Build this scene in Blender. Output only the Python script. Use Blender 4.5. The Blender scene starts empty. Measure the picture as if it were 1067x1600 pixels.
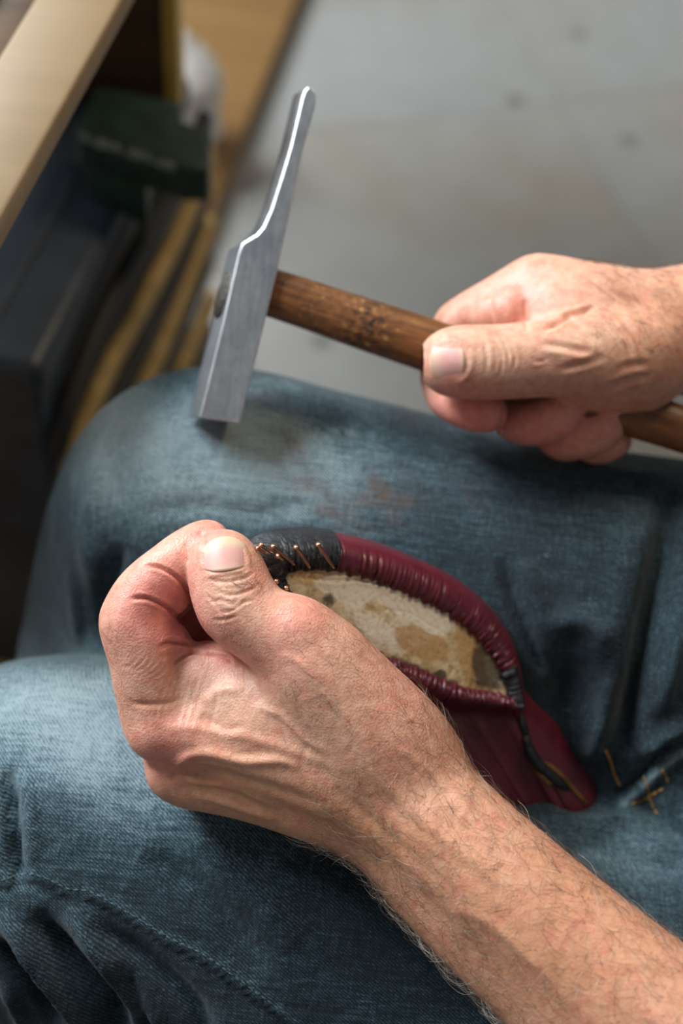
import bpy, math, random
import numpy as np
from mathutils import Vector, Matrix
from mathutils.bvhtree import BVHTree

rng = np.random.default_rng(7)
random.seed(7)
SC = bpy.context.scene
COL = SC.collection
W, H = 1067, 1600
LENS, SENS = 50.0, 24.0
FPX = W * LENS / SENS                      # focal length in pixels

# ------------------------------------------------------------------ camera
PITCH, ROLL, CAMZ = 52.0, 6.0, 1.12
cam_d = bpy.data.cameras.new('camera')
cam = bpy.data.objects.new('camera', cam_d)
COL.objects.link(cam)
CAMM = (Matrix.Translation((0, 0, CAMZ)) @ Matrix.Rotation(math.radians(90 - PITCH), 4, 'X')
        @ Matrix.Rotation(math.radians(ROLL), 4, 'Z'))
cam.matrix_world = CAMM
cam_d.sensor_fit = 'HORIZONTAL'
cam_d.sensor_width = SENS
cam_d.lens = LENS
cam_d.clip_start = 0.02
cam_d.dof.use_dof = True
cam_d.dof.focus_distance = 0.565
cam_d.dof.aperture_fstop = 4.5
SC.camera = cam

# ------------------------------------------------------------------ world and lights
wd = bpy.data.worlds.new('room_light')
SC.world = wd
wd.use_nodes = True
bg = wd.node_tree.nodes['Background']
bg.inputs['Color'].default_value = (0.95, 0.98, 1.0, 1)
bg.inputs['Strength'].default_value = 0.135


def area(name, loc, target, sx, sy, power, color):
    d = bpy.data.lights.new(name, 'AREA')
    d.shape = 'RECTANGLE'
    d.size, d.size_y = sx, sy
    d.energy = power
    d.color = color
    o = bpy.data.objects.new(name, d)
    COL.objects.link(o)
    o.location = loc
    o.rotation_euler = (Vector(target) - Vector(loc)).to_track_quat('-Z', 'Y').to_euler()
    return o


area('window_daylight', (-1.62, 1.25, 2.05), (0.0, 0.45, 0.62), 1.5, 1.3, 150, (0.92, 0.97, 1.0))
area('warm_fill', (0.9, 1.2, 2.6), (0.3, 0.6, 0.4), 0.5, 0.5, 14, (1.0, 0.80, 0.55))  # unseen warm fill, added to warm the floor at the right

SC.view_settings.view_transform = 'Standard'
SC.view_settings.look = 'None'
SC.view_settings.exposure = 0.27
SC.view_settings.gamma = 1.0
SC.view_settings.use_curve_mapping = False

# ------------------------------------------------------------------ frames: pixels of the photograph, camera axes, world
CM3 = np.array(CAMM.to_3x3())
CT = np.array(CAMM.translation)


def C(px, py, d):
    """camera-axes point (x right, y up, z to the viewer) seen at a pixel, at depth d"""
    return np.array([(px - W / 2) * d / FPX, (H / 2 - py) * d / FPX, -d])


def to_world(v):
    return np.asarray(v) @ CM3.T + CT


def to_cam(v):
    return (np.asarray(v) - CT) @ CM3


def PW(px, py, d):
    return Vector(to_world(C(px, py, d)))


def on_z(px, py, z):
    """where the line of sight through a pixel meets the level z"""
    r = CM3 @ C(px, py, 1.0)
    t = (z - CT[2]) / r[2]
    return Vector(CT + r * t)


UPC = np.array([0, 0, 1.0]) @ CM3          # world up in camera axes


# ------------------------------------------------------------------ materials
def lin(r, g, b):
    f = lambda c: (c / 255 / 12.92) if c / 255 <= 0.04045 else ((c / 255 + 0.055) / 1.055) ** 2.4
    return (f(r), f(g), f(b), 1.0)


class NT:
    def __init__(s, name):
        s.m = bpy.data.materials.new(name)
        s.m.use_nodes = True
        s.t = s.m.node_tree
        s.b = s.t.nodes['Principled BSDF']
        s.co = s.t.nodes.new('ShaderNodeTexCoord')

    def n(s, typ, **kw):
        nd = s.t.nodes.new(typ)
        for k, v in kw.items():
            setattr(nd, k, v)
        return nd

    def l(s, a, b):
        s.t.links.new(a, b)

    def setp(s, **kw):
        for k, v in kw.items():
            s.b.inputs[k.replace('_', ' ')].default_value = v

    def mapping(s, scale=(1, 1, 1), rot=(0, 0, 0), coord='Object'):
        mp = s.n('ShaderNodeMapping')
        mp.inputs['Scale'].default_value = scale
        mp.inputs['Rotation'].default_value = rot
        s.l(s.co.outputs[coord], mp.inputs['Vector'])
        return mp.outputs['Vector']

    def noise(s, vec, scale, detail=4, rough=0.55, dist=0.0):
        nd = s.n('ShaderNodeTexNoise')
        nd.inputs['Scale'].default_value = scale
        nd.inputs['Detail'].default_value = detail
        nd.inputs['Roughness'].default_value = rough
        nd.inputs['Distortion'].default_value = dist
        s.l(vec, nd.inputs['Vector'])
        return nd.outputs['Fac']

    def voro(s, vec, scale, feature='F1'):
        nd = s.n('ShaderNodeTexVoronoi')
        nd.feature = feature
        nd.inputs['Scale'].default_value = scale
        s.l(vec, nd.inputs['Vector'])
        return nd.outputs['Distance']

    def ramp(s, fac, stops, interp='LINEAR'):
        r = s.n('ShaderNodeValToRGB')
        r.color_ramp.interpolation = interp
        el = r.color_ramp.elements
        while len(el) < len(stops):
            el.new(0.5)
        for e, (p, c) in zip(el, stops):
            e.position = p
            e.color = c if len(c) == 4 else (*c, 1)
        s.l(fac, r.inputs['Fac'])
        return r.outputs['Color']

    def mix(s, fac, a, b, mode='MIX'):
        m = s.n('ShaderNodeMix', data_type='RGBA', blend_type=mode)
        for sock, v in ((m.inputs[0], fac), (m.inputs[6], a), (m.inputs[7], b)):
            if isinstance(v, (int, float)):
                sock.default_value = v
            elif isinstance(v, tuple):
                sock.default_value = v
            else:
                s.l(v, sock)
        return m.outputs[2]

    def math(s, op, a, b=0.0):
        m = s.n('ShaderNodeMath', operation=op)
        for sock, v in ((m.inputs[0], a), (m.inputs[1], b)):
            if isinstance(v, (int, float)):
                sock.default_value = v
            else:
                s.l(v, sock)
        return m.outputs[0]

    def attr(s, name):
        a = s.n('ShaderNodeAttribute', attribute_name=name)
        return a.outputs['Color']

    def sep(s, col):
        a = s.n('ShaderNodeSeparateColor')
        s.l(col, a.inputs[0])
        return a.outputs

    def bump(s, height, strength, dist, prev=None):
        b = s.n('ShaderNodeBump')
        b.inputs['Strength'].default_value = strength
        b.inputs['Distance'].default_value = dist
        s.l(height, b.inputs['Height'])
        if prev is not None:
            s.l(prev, b.inputs['Normal'])
        return b.outputs['Normal']

    def color(s, c):
        s.l(c, s.b.inputs['Base Color'])

    def normal(s, c):
        s.l(c, s.b.inputs['Normal'])


BW = [(0.0, (0, 0, 0, 1)), (1.0, (1, 1, 1, 1))]


def m_skin():
    k = NT('skin')
    v = k.mapping()
    big = k.noise(v, 55, 3)
    mot = k.noise(v, 260, 4)
    fine = k.noise(v, 900, 3)
    R, G, B = k.sep(k.attr('tone'))[:3]          # R redness, G tan and painted shade, B paleness
    base = k.ramp(big, [(0.3, lin(206, 155, 131)), (0.7, lin(222, 176, 153))])
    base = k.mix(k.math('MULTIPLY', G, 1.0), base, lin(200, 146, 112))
    base = k.mix(k.math('MULTIPLY', R, 0.9), base, lin(226, 142, 134))
    base = k.mix(k.math('MULTIPLY', B, 0.9), base, lin(236, 204, 178))
    spots = k.ramp(mot, [(0.38, (0.88, 0.80, 0.76, 1)), (0.56, (1, 1, 1, 1)), (0.72, (1.08, 1.03, 1.0, 1))])
    red = k.noise(v, 120, 4, 0.6, 0.4)
    base = k.mix(k.math('MULTIPLY', k.ramp(red, [(0.5, (0, 0, 0, 1)), (0.68, (1, 1, 1, 1))]), 0.42), base, lin(206, 122, 104))
    base = k.mix(0.8, base, spots, 'MULTIPLY')
    sp2 = k.ramp(fine, [(0.35, (0.94, 0.90, 0.88, 1)), (0.55, (1, 1, 1, 1))])
    base = k.mix(0.7, base, sp2, 'MULTIPLY')
    k.color(base)
    k.setp(Roughness=0.46, Subsurface_Weight=0.22, Subsurface_Scale=0.004)
    k.b.inputs['Subsurface Radius'].default_value = (1.0, 0.35, 0.18)
    k.b.inputs['Specular IOR Level'].default_value = 0.42
    cells = k.voro(v, 1100)
    wr = k.noise(k.mapping((1, 1, 1)), 420, 5, 0.6, 0.6)
    n = k.bump(cells, 0.5, 0.00025)
    n = k.bump(wr, 0.22, 0.0006, n)
    n = k.bump(k.noise(v, 160, 3), 0.2, 0.0012, n)
    k.normal(n)
    return k.m


def m_nail():
    k = NT('fingernail')
    R, G, B = k.sep(k.attr('tone'))[:3]
    base = k.mix(R, lin(212, 160, 152), lin(226, 200, 166))
    st = k.noise(k.mapping((1, 1, 1)), 300, 2)
    base = k.mix(0.5, base, k.ramp(st, [(0.3, (0.88, 0.85, 0.85, 1)), (0.7, (1, 1, 1, 1))]), 'MULTIPLY')
    k.color(base)
    k.setp(Roughness=0.5, Subsurface_Weight=0.15, Subsurface_Scale=0.002)
    k.normal(k.bump(st, 0.2, 0.0003))
    return k.m


def m_denim():
    k = NT('denim')
    v = k.mapping()
    R, G, B = k.sep(k.attr('tone'))[:3]          # R worn pale, G stained brown, B painted shade, seam line
    warp = k.noise(k.mapping((90, 1500, 1500)), 1.0, 2, 0.6)
    weft = k.noise(k.mapping((1500, 140, 140)), 1.0, 2, 0.6)
    grain = k.noise(v, 1400, 2, 0.6)
    tw = k.n('ShaderNodeTexWave', wave_type='BANDS', bands_direction='DIAGONAL')
    tw.inputs['Scale'].default_value = 330
    tw.inputs['Distortion'].default_value = 3.0
    tw.inputs['Detail'].default_value = 2
    k.l(v, tw.inputs['Vector'])
    slub = k.noise(k.mapping((14, 420, 420)), 1.0, 3, 0.65)
    cloud = k.noise(v, 30, 5, 0.6)
    weave = k.math('ADD', k.math('MULTIPLY', warp, 0.40), k.math('MULTIPLY', weft, 0.30))
    weave = k.math('ADD', weave, k.math('MULTIPLY', tw.outputs['Fac'], 0.20))
    weave = k.math('ADD', weave, k.math('MULTIPLY', grain, 0.30))
    f = k.math('ADD', k.math('ADD', k.math('MULTIPLY', k.math('SUBTRACT', weave, 0.5), 1.7), 0.5), k.math('MULTIPLY', k.math('SUBTRACT', slub, 0.5), 0.36))
    f = k.math('ADD', f, k.math('MULTIPLY', k.math('SUBTRACT', cloud, 0.5), 0.45))
    f = k.math('ADD', f, k.math('MULTIPLY', R, 0.53))
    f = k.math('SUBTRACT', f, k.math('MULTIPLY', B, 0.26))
    f = k.math('SUBTRACT', f, 0.33)
    c = k.ramp(f, [(0.15, lin(22, 32, 40)), (0.42, lin(50, 70, 80)), (0.62, lin(86, 111, 122)),
                   (0.88, lin(142, 161, 168))])
    st = k.noise(v, 90, 5, 0.65)
    c = k.mix(k.math('MULTIPLY', G, k.ramp(st, [(0.35, (0, 0, 0, 1)), (0.62, (1, 1, 1, 1))])), c, lin(98, 76, 66))
    k.color(c)
    k.setp(Roughness=0.85)
    k.b.inputs['Specular IOR Level'].default_value = 0.2
    k.b.inputs['Sheen Weight'].default_value = 0.12
    n = k.bump(weave, 0.7, 0.0010)
    n = k.bump(slub, 0.2, 0.0008, n)
    n = k.bump(k.noise(v, 130, 4), 0.4, 0.003, n)
    k.normal(n)
    return k.m


def m_simple(name, c1, c2, scale=60, rough=0.5, metal=0.0, bump=0.2, bdist=0.001, spec=0.5, stretch=(1, 1, 1),
             detail=4, coat=0.0):
    k = NT(name)
    nz = k.noise(k.mapping(stretch), scale, detail)
    k.color(k.ramp(nz, [(0.32, c1), (0.68, c2)]))
    k.setp(Roughness=rough, Metallic=metal)
    k.b.inputs['Specular IOR Level'].default_value = spec
    k.b.inputs['Coat Weight'].default_value = coat
    k.b.inputs['Coat Roughness'].default_value = 0.135
    if bump:
        k.normal(k.bump(nz, bump, bdist))
    return k.m


def m_leather(name, c1, c2, rough=0.30, crinkle=0.0):
    k = NT(name)
    v = k.mapping()
    nz = k.noise(v, 120, 4)
    gr = k.voro(v, 1300)
    k.color(k.ramp(nz, [(0.3, c1), (0.7, c2)]))
    k.setp(Roughness=rough)
    k.b.inputs['Coat Weight'].default_value = 0.25
    k.b.inputs['Coat Roughness'].default_value = 0.22
    n = k.bump(gr, 0.12, 0.0003)
    n = k.bump(k.noise(v, 330, 3), 0.25, 0.0008, n)
    if crinkle:
        n = k.bump(k.noise(k.mapping((260, 900, 500), (0.3, 0.5, 0.7)), 1.0, 4, 0.6, 1.2), crinkle, 0.0016, n)
    k.normal(n)
    return k.m


def m_insole():
    k = NT('insole_board')
    v = k.mapping()
    big = k.noise(v, 38, 5, 0.6, 0.8)
    sm = k.noise(v, 210, 5, 0.65)
    fl = k.noise(v, 85, 6, 0.7, 1.0)
    c = k.ramp(big, [(0.30, lin(196, 160, 108)), (0.45, lin(222, 202, 160)), (0.60, lin(236, 226, 202)),
                     (0.75, lin(208, 180, 132))])
    c = k.mix(0.8, c, k.ramp(sm, [(0.34, (0.60, 0.54, 0.46, 1)), (0.52, (1, 1, 1, 1))]), 'MULTIPLY')
    R, G, B = k.sep(k.attr('tone'))[:3]
    fr_ = k.noise(v, 150, 6, 0.72, 0.6)
    def patch(ch, amt, lo, hi):
        s_ = k.math('ADD', ch, k.math('MULTIPLY', k.math('SUBTRACT', fr_, 0.5), amt))
        return k.ramp(s_, [(lo, (0, 0, 0, 1)), (hi, (1, 1, 1, 1))])
    c = k.mix(k.math('MULTIPLY', patch(B, 0.9, .34, .52), .75), c, lin(188, 148, 94))
    c = k.mix(k.math('MULTIPLY', patch(G, 0.9, .36, .50), .85), c, lin(242, 235, 218))
    c = k.mix(k.math('MULTIPLY', patch(R, 1.3, .42, .70), .85), c, lin(52, 46, 38))
    c = k.mix(0.6, c, k.ramp(k.noise(v, 520, 5, 0.7), [(0.36, (0.62, 0.55, 0.46, 1)), (0.5, (1, 1, 1, 1))]), 'MULTIPLY')
    k.color(c)
    k.setp(Roughness=0.75)
    n = k.bump(sm, 0.5, 0.0012)
    n = k.bump(fl, 0.4, 0.002, n)
    k.normal(n)
    return k.m


def m_steel():
    k = NT('brushed_steel')
    a = k.noise(k.mapping((900, 60, 60), (0, 0, 0)), 1.0, 3)
    b = k.noise(k.mapping(), 55, 6, 0.7)
    sc = k.noise(k.mapping(), 480, 3)
    cc = k.ramp(b, [(0.3, lin(178, 182, 190)), (0.55, lin(212, 215, 220)), (0.7, lin(228, 230, 232))])
    k.color(k.mix(0.7, cc, k.ramp(sc, [(0.27, (0.55, 0.55, 0.56, 1)), (0.36, (1, 1, 1, 1))]), 'MULTIPLY'))
    k.setp(Metallic=1.0)
    r = k.math('ADD', k.math('MULTIPLY', a, 0.16), 0.24)
    k.l(r, k.b.inputs['Roughness'])
    k.normal(k.bump(a, 0.12, 0.0003))
    return k.m


def m_handle():
    k = NT('worn_handle_wood')
    ax = (0, 0, math.radians(0))
    g = k.noise(k.mapping((40, 500, 500), coord='Object'), 1.0, 4, 0.6)
    big = k.noise(k.mapping(), 45, 4)
    pit = k.noise(k.mapping(), 330, 4, 0.6)
    c = k.ramp(g, [(0.3, lin(78, 46, 22)), (0.6, lin(128, 82, 42)), (0.8, lin(150, 104, 60))])
    c = k.mix(0.8, c, k.ramp(big, [(0.3, (0.62, 0.55, 0.5, 1)), (0.6, (1, 1, 1, 1))]), 'MULTIPLY')
    c = k.mix(k.math('MULTIPLY', k.sep(k.attr('tone'))[0], k.ramp(pit, [(0.5, (0, 0, 0, 1)), (0.6, (1, 1, 1, 1))])),
              c, lin(34, 26, 20))
    c = k.mix(k.math('MULTIPLY', k.sep(k.attr('tone'))[0], k.ramp(pit, [(0.33, (1, 1, 1, 1)), (0.40, (0, 0, 0, 1))])),
              c, lin(196, 160, 96))
    k.color(c)
    k.setp(Roughness=0.42)
    n = k.bump(g, 0.25, 0.0008)
    n = k.bump(pit, 0.25, 0.001, n)
    k.normal(n)
    return k.m


def m_floor():
    k = NT('floor_vinyl')
    v = k.mapping()
    oi = k.n('ShaderNodeObjectInfo')
    big = k.noise(v, 2.2, 4)
    sm = k.noise(v, 16, 5)
    sp = k.voro(v, 3.1)
    sp.node.voronoi_dimensions = '2D'
    c = k.ramp(big, [(0.3, lin(132, 125, 113)), (0.5, lin(136, 137, 136)), (0.72, lin(137, 141, 143))])
    c = k.mix(0.5, c, k.ramp(sm, [(0.3, (0.86, 0.85, 0.83, 1)), (0.7, (1.05, 1.05, 1.05, 1))]), 'MULTIPLY')
    c = k.mix(0.9, c, k.ramp(oi.outputs['Random'], [(0, (0.95, 0.95, 0.945, 1)), (1, (1.03, 1.03, 1.03, 1))]), 'MULTIPLY')
    c = k.mix(0.6, c, k.ramp(sp, [(0.022, (0.3, 0.28, 0.28, 1)), (0.05, (1, 1, 1, 1))]), 'MULTIPLY')
    k.color(c)
    k.setp(Roughness=0.42)
    return k.m


def m_wood(name, c1, c2, c3, stretch=(3, 40, 40), rough=0.5):
    k = NT(name)
    g = k.noise(k.mapping(stretch), 1.0, 5, 0.6, 0.4)
    k.color(k.ramp(g, [(0.25, c1), (0.5, c2), (0.78, c3)]))
    k.setp(Roughness=rough)
    k.normal(k.bump(g, 0.2, 0.002))
    return k.m


def m_hair():
    k = NT('body_hair')
    k.color(k.attr('tone'))
    k.setp(Roughness=0.4)
    return k.m


M = dict(
    skin=m_skin(), nail=m_nail(), denim=m_denim(), insole=m_insole(), steel=m_steel(), handle=m_handle(),
    floor=m_floor(), hair=m_hair(),
    burgundy=m_leather('burgundy_leather', lin(84, 20, 36), lin(100, 28, 44), .36),
    black_leather=m_leather('black_leather', lin(18, 22, 28), lin(34, 40, 48), 0.30, 0.6),
    copper=m_simple('copper', lin(226, 160, 126), lin(240, 190, 160), 400, 0.28, 1.0, 0.1),
    wedge=m_simple('dark_wedge', lin(30, 28, 26), lin(90, 86, 80), 400, 0.6, 0.3, 0.8, 0.002),
    thread=m_simple('gold_thread', lin(140, 102, 52), lin(184, 142, 84), 900, 0.7, 0, 0.2),
    blue_thread=m_simple('blue_thread', lin(66, 86, 98), lin(104, 124, 134), 900, 0.8, 0, 0.2),
    rim=m_simple('gold_lining_edge', lin(92, 64, 26), lin(150, 110, 52), 300, 0.6),
    bench=m_wood('pale_bench_wood', lin(122, 101, 72), lin(130, 108, 78), lin(137, 115, 85)),
    bench_dark=m_wood('dark_bench_wood', lin(52, 38, 22), lin(74, 54, 30), lin(92, 68, 38)),
    platform=m_wood('brown_platform_wood', lin(102, 73, 38), lin(118, 88, 48), lin(130, 99, 58)),
    yellow=m_wood('yellow_painted_wood', lin(178, 146, 52), lin(196, 162, 66), lin(208, 174, 80)),
    case=m_simple('black_case', lin(38, 45, 54), lin(56, 66, 78), 20, 0.42, 0, 0.15, 0.002),
    strip=m_wood('tan_leather_strip', lin(136, 110, 62), lin(164, 136, 82), lin(186, 158, 104), (6, 60, 60), 0.6),
    strip_dark=m_simple('dark_leather_strip', lin(22, 21, 20), lin(38, 36, 33), 30, 0.6),
    green=m_simple('dark_green_paint', lin(28, 46, 38), lin(42, 64, 52), 60, 0.45, 0, 0.3, 0.002),
    chipped=m_simple('chipped_edge', lin(96, 104, 96), lin(160, 166, 156), 200, 0.6, 0, 0.3, 0.002),
    white=m_simple('white_plastic', lin(186, 186, 188), lin(216, 214, 212), 18, 0.35, 0, 0.5, 0.01),
    shirt=m_simple('shirt_cloth', lin(60, 66, 74), lin(76, 82, 90), 200, 0.9),
    wall=m_simple('plaster', lin(196, 192, 184), lin(210, 206, 198), 12, 0.9),
    pane=m_simple('window_pane', lin(200, 214, 226), lin(210, 222, 232), 3, 0.1, 0, 0),
    boot=m_simple('brown_boot_leather', lin(40, 28, 20), lin(60, 44, 30), 60, 0.5),
)


# ------------------------------------------------------------------ mesh helpers
def link(name, me, mat, parent=None, smooth=True, props=None):
    o = bpy.data.objects.new(name, me)
    COL.objects.link(o)
    if mat is not None and not me.materials:
        me.materials.append(mat)
    if smooth and me.polygons:
        me.polygons.foreach_set('use_smooth', np.ones(len(me.polygons), bool))
    if parent is not None:
        o.parent = parent
    for k_, v_ in (props or {}).items():
        o[k_] = v_
    return o


def mesh_np(name, V, F, tone=None):
    """V (n,3), F (m,4) or (m,3) arrays"""
    me = bpy.data.meshes.new(name)
    V = np.asarray(V, np.float32)
    F = np.asarray(F, np.int32)
    me.vertices.add(len(V))
    me.vertices.foreach_set('co', V.ravel())
    m, kk = F.shape
    me.loops.add(m * kk)
    me.loops.foreach_set('vertex_index', F.ravel())
    me.polygons.add(m)
    me.polygons.foreach_set('loop_start', np.arange(0, m * kk, kk, dtype=np.int32))
    me.polygons.foreach_set('loop_total', np.full(m, kk, np.int32))
    me.update(calc_edges=True)
    me.validate()
    if tone is not None:
        a = me.color_attributes.new('tone', 'FLOAT_COLOR', 'POINT')
        c = np.ones((len(V), 4), np.float32)
        c[:, :3] = tone
        a.data.foreach_set('color', c.ravel())
    return me


def mesh_py(name, verts, faces):
    me = bpy.data.meshes.new(name)
    me.from_pydata([tuple(v) for v in verts], [], faces)
    me.update()
    return me


def tag(o, label=None, cat=None, group=None, kind=None):
    if label: o['label'] = label
    if cat: o['category'] = cat
    if group: o['group'] = group
    if kind: o['kind'] = kind
    return o


def empty(name, loc=(0, 0, 0)):
    o = bpy.data.objects.new(name, None)
    o.empty_display_size = 0.05
    COL.objects.link(o)
    o.location = loc
    return o


def keep(o, parent):
    """parent while keeping the world place (parents are unrotated)"""
    o.parent = parent
    o.matrix_parent_inverse = Matrix.Translation(-parent.location)
    return o


def bevel(o, w, seg=3, angle=40):
    b = o.modifiers.new('bevel', 'BEVEL')
    b.width, b.segments = w, seg
    b.limit_method = 'ANGLE'
    b.angle_limit = math.radians(angle)
    return o


def prism(name, pts, vec, mat, parent=None, bev=0.0, smooth=False):
    """polygon extruded along a vector"""
    pts = [Vector(p) for p in pts]
    vec = Vector(vec)
    n = len(pts)
    vs = pts + [p + vec for p in pts]
    fs = [tuple(range(n))[::-1], tuple(range(n, 2 * n))] + [(i, (i + 1) % n, n + (i + 1) % n, n + i) for i in range(n)]
    me = mesh_py(name, vs, fs)
    import bmesh
    bm = bmesh.new()
    bm.from_mesh(me)
    bmesh.ops.recalc_face_normals(bm, faces=bm.faces)
    bm.to_mesh(me)
    bm.free()
    o = link(name, me, mat, None, smooth)
    if parent is not None:
        keep(o, parent)
    if bev:
        bevel(o, bev)
        for p in me.polygons: p.use_smooth = True
    return o


def tube_np(pts, rad, n=6, close=True):
    """tube along a polyline; returns V, F(quads)"""
    P = np.asarray(pts, float)
    m = len(P)
    r = np.broadcast_to(np.asarray(rad, float), (m,))
    T = np.gradient(P, axis=0)
    T /= np.linalg.norm(T, axis=1, keepdims=True) + 1e-12
    ref = np.array([0.31, 0.52, 0.79])
    A = np.cross(T, ref); A /= np.linalg.norm(A, axis=1, keepdims=True) + 1e-12
    B = np.cross(T, A)
    ang = np.linspace(0, 2 * np.pi, n, endpoint=False)
    V = (P[:, None] + r[:, None, None] * (np.cos(ang)[None, :, None] * A[:, None] + np.sin(ang)[None, :, None] * B[:, None])).reshape(-1, 3)
    F = []
    for i in range(m - 1):
        for j in range(n):
            F.append((i * n + j, i * n + (j + 1) % n, (i + 1) * n + (j + 1) % n, (i + 1) * n + j))
    if close:
        V = np.vstack([V, P[:1], P[-1:]])
        for j in range(n):
            F.append((len(V) - 2, (j + 1) % n, j, j))
            F.append((len(V) - 1, (m - 1) * n + j, (m - 1) * n + (j + 1) % n, (m - 1) * n + (j + 1) % n))
    return V, [tuple(dict.fromkeys(f)) for f in F]


def cr(points, n=8):
    """Catmull-Rom through rows of any dimension"""
    P = np.asarray(points, float)
    if len(P) < 3:
        t = np.linspace(0, 1, n + 1)[:, None]
        return P[0] * (1 - t) + P[-1] * t
    Q = np.vstack([2 * P[0] - P[1], P, 2 * P[-1] - P[-2]])
    out = []
    for i in range(1, len(Q) - 2):
        for t in np.linspace(0, 1, n, endpoint=False):
            a, b, c, d = Q[i - 1], Q[i], Q[i + 1], Q[i + 2]
            out.append(0.5 * (2 * b + (c - a) * t + (2 * a - 5 * b + 4 * c - d) * t * t + (3 * b - a - 3 * c + d) * t ** 3))
    out.append(P[-1])
    return np.array(out)


# ------------------------------------------------------------------ distance-field modelling
class Field:
    def __init__(s, lo, hi, h):
        s.lo = np.asarray(lo, float)
        s.h = h
        s.n = np.ceil((np.asarray(hi) - s.lo) / h).astype(int) + 1
        s.F = np.full(s.n, 1.0, np.float32)
        s.ax = [(s.lo[i] + h * np.arange(s.n[i])).astype(np.float32) for i in range(3)]

    def box(s, a, b, pad):
        lo = np.minimum(a, b) - pad
        hi = np.maximum(a, b) + pad
        i0 = np.clip(np.floor((lo - s.lo) / s.h).astype(int), 0, s.n)
        i1 = np.clip(np.ceil((hi - s.lo) / s.h).astype(int) + 1, 0, s.n)
        if np.any(i1 <= i0): return None
        return tuple(slice(i0[i], i1[i]) for i in range(3))

    def cone(s, a, b, ra, rb, k=0.004, sub=False, flat=None):
        a = np.asarray(a, float); b = np.asarray(b, float)
        pad = max(ra, rb) + k + 3 * s.h
        sl = s.box(a, b, pad)
        if sl is None: return
        X = s.ax[0][sl[0]][:, None, None]; Y = s.ax[1][sl[1]][None, :, None]; Z = s.ax[2][sl[2]][None, None, :]
        ab = b - a
        L2 = max(float(ab @ ab), 1e-12)
        px, py, pz = X - np.float32(a[0]), Y - np.float32(a[1]), Z - np.float32(a[2])
        t = np.clip((px * ab[0] + py * ab[1] + pz * ab[2]) / L2, 0, 1).astype(np.float32)
        dx, dy, dz = px - t * np.float32(ab[0]), py - t * np.float32(ab[1]), pz - t * np.float32(ab[2])
        if flat is not None:
            nrm, sc = flat
            nrm = np.asarray(nrm, float) / np.linalg.norm(nrm)
            q = (dx * nrm[0] + dy * nrm[1] + dz * nrm[2]) * (sc - 1)
            dx, dy, dz = dx + q * nrm[0], dy + q * nrm[1], dz + q * nrm[2]
        d = np.sqrt(dx * dx + dy * dy + dz * dz) - (ra + t * (rb - ra))
        f = s.F[sl]
        if sub:
            d = -d
            hh = np.clip(0.5 - 0.5 * (d - f) / k * -1, 0, 1)
            m = np.maximum(f, d) + k * 0.25 * np.maximum(0, 1 - np.abs(f - d) / k) ** 2
        else:
            m = np.minimum(f, d) - k * 0.25 * np.maximum(0, 1 - np.abs(f - d) / k) ** 2
        s.F[sl] = m

    def chain(s, pts, k=0.004, n=5, flat=None, sub=False):
        """rows (x, y, z, r)"""
        Q = cr(pts, n) if len(pts) > 2 else np.asarray(pts, float)
        for i in range(len(Q) - 1):
            s.cone(Q[i, :3], Q[i + 1, :3], Q[i, 3], Q[i + 1, 3], k, sub, flat)

    def mesh(s, smooth=2):
        F = s.F
        ins = F < 0
        c = np.zeros(np.array(F.shape) - 1, np.int8)
        for i in (0, 1):
            for j in (0, 1):
                for kk in (0, 1):
                    c += ins[i:ins.shape[0] - 1 + i, j:ins.shape[1] - 1 + j, kk:ins.shape[2] - 1 + kk]
        cells = np.argwhere((c > 0) & (c < 8))
        idx = np.full(c.shape, -1, np.int32)
        idx[tuple(cells.T)] = np.arange(len(cells))
        corner = {}
        for i in (0, 1):
            for j in (0, 1):
                for kk in (0, 1):
                    corner[(i, j, kk)] = F[cells[:, 0] + i, cells[:, 1] + j, cells[:, 2] + kk]
        acc = np.zeros((len(cells), 3)); cnt = np.zeros(len(cells))
        for p in corner:
            for a in range(3):
                if p[a] == 0:
                    q = list(p); q[a] = 1; q = tuple(q)
                    f0, f1 = corner[p], corner[q]
                    m = (f0 < 0) != (f1 < 0)
                    t = np.where(m, f0 / np.where(m, f0 - f1, 1), 0)
                    pt = np.tile(np.array(p, float), (len(cells), 1))
                    pt[:, a] += t
                    acc += pt * m[:, None]; cnt += m
        V = s.lo + s.h * (cells + acc / cnt[:, None])
        quads = []
        for a in range(3):
            b, d = (a + 1) % 3, (a + 2) % 3
            s0 = [slice(None)] * 3; s1 = [slice(None)] * 3
            s0[a] = slice(0, -1); s1[a] = slice(1, None)
            i0 = ins[tuple(s0)]; i1 = ins[tuple(s1)]
            E = np.argwhere(i0 != i1)
            ok = (E[:, b] > 0) & (E[:, d] > 0) & (E[:, b] < F.shape[b] - 1) & (E[:, d] < F.shape[d] - 1)
            E = E[ok]
            sg = i0[tuple(E.T)]
            def cell(ob, od):
                q = E.copy(); q[:, b] += ob; q[:, d] += od
                return idx[tuple(q.T)]
            Q = np.stack([cell(-1, -1), cell(0, -1), cell(0, 0), cell(-1, 0)], 1)
            Q[~sg] = Q[~sg][:, ::-1]
            quads.append(Q)
        Q = np.vstack(quads)
        Q = Q[(Q >= 0).all(1)]
        for _ in range(smooth):
            V = lap(V, Q, 0.5)
        return V, Q


def lap(V, Q, w):
    e = np.vstack([Q[:, [0, 1]], Q[:, [1, 2]], Q[:, [2, 3]], Q[:, [3, 0]]])
    n = len(V)
    cnt = np.bincount(e[:, 0], minlength=n) + np.bincount(e[:, 1], minlength=n)
    S = np.stack([np.bincount(e[:, 0], V[e[:, 1], i], n) + np.bincount(e[:, 1], V[e[:, 0], i], n) for i in range(3)], 1)
    return V * (1 - w) + w * S / np.maximum(cnt, 1)[:, None]


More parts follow.
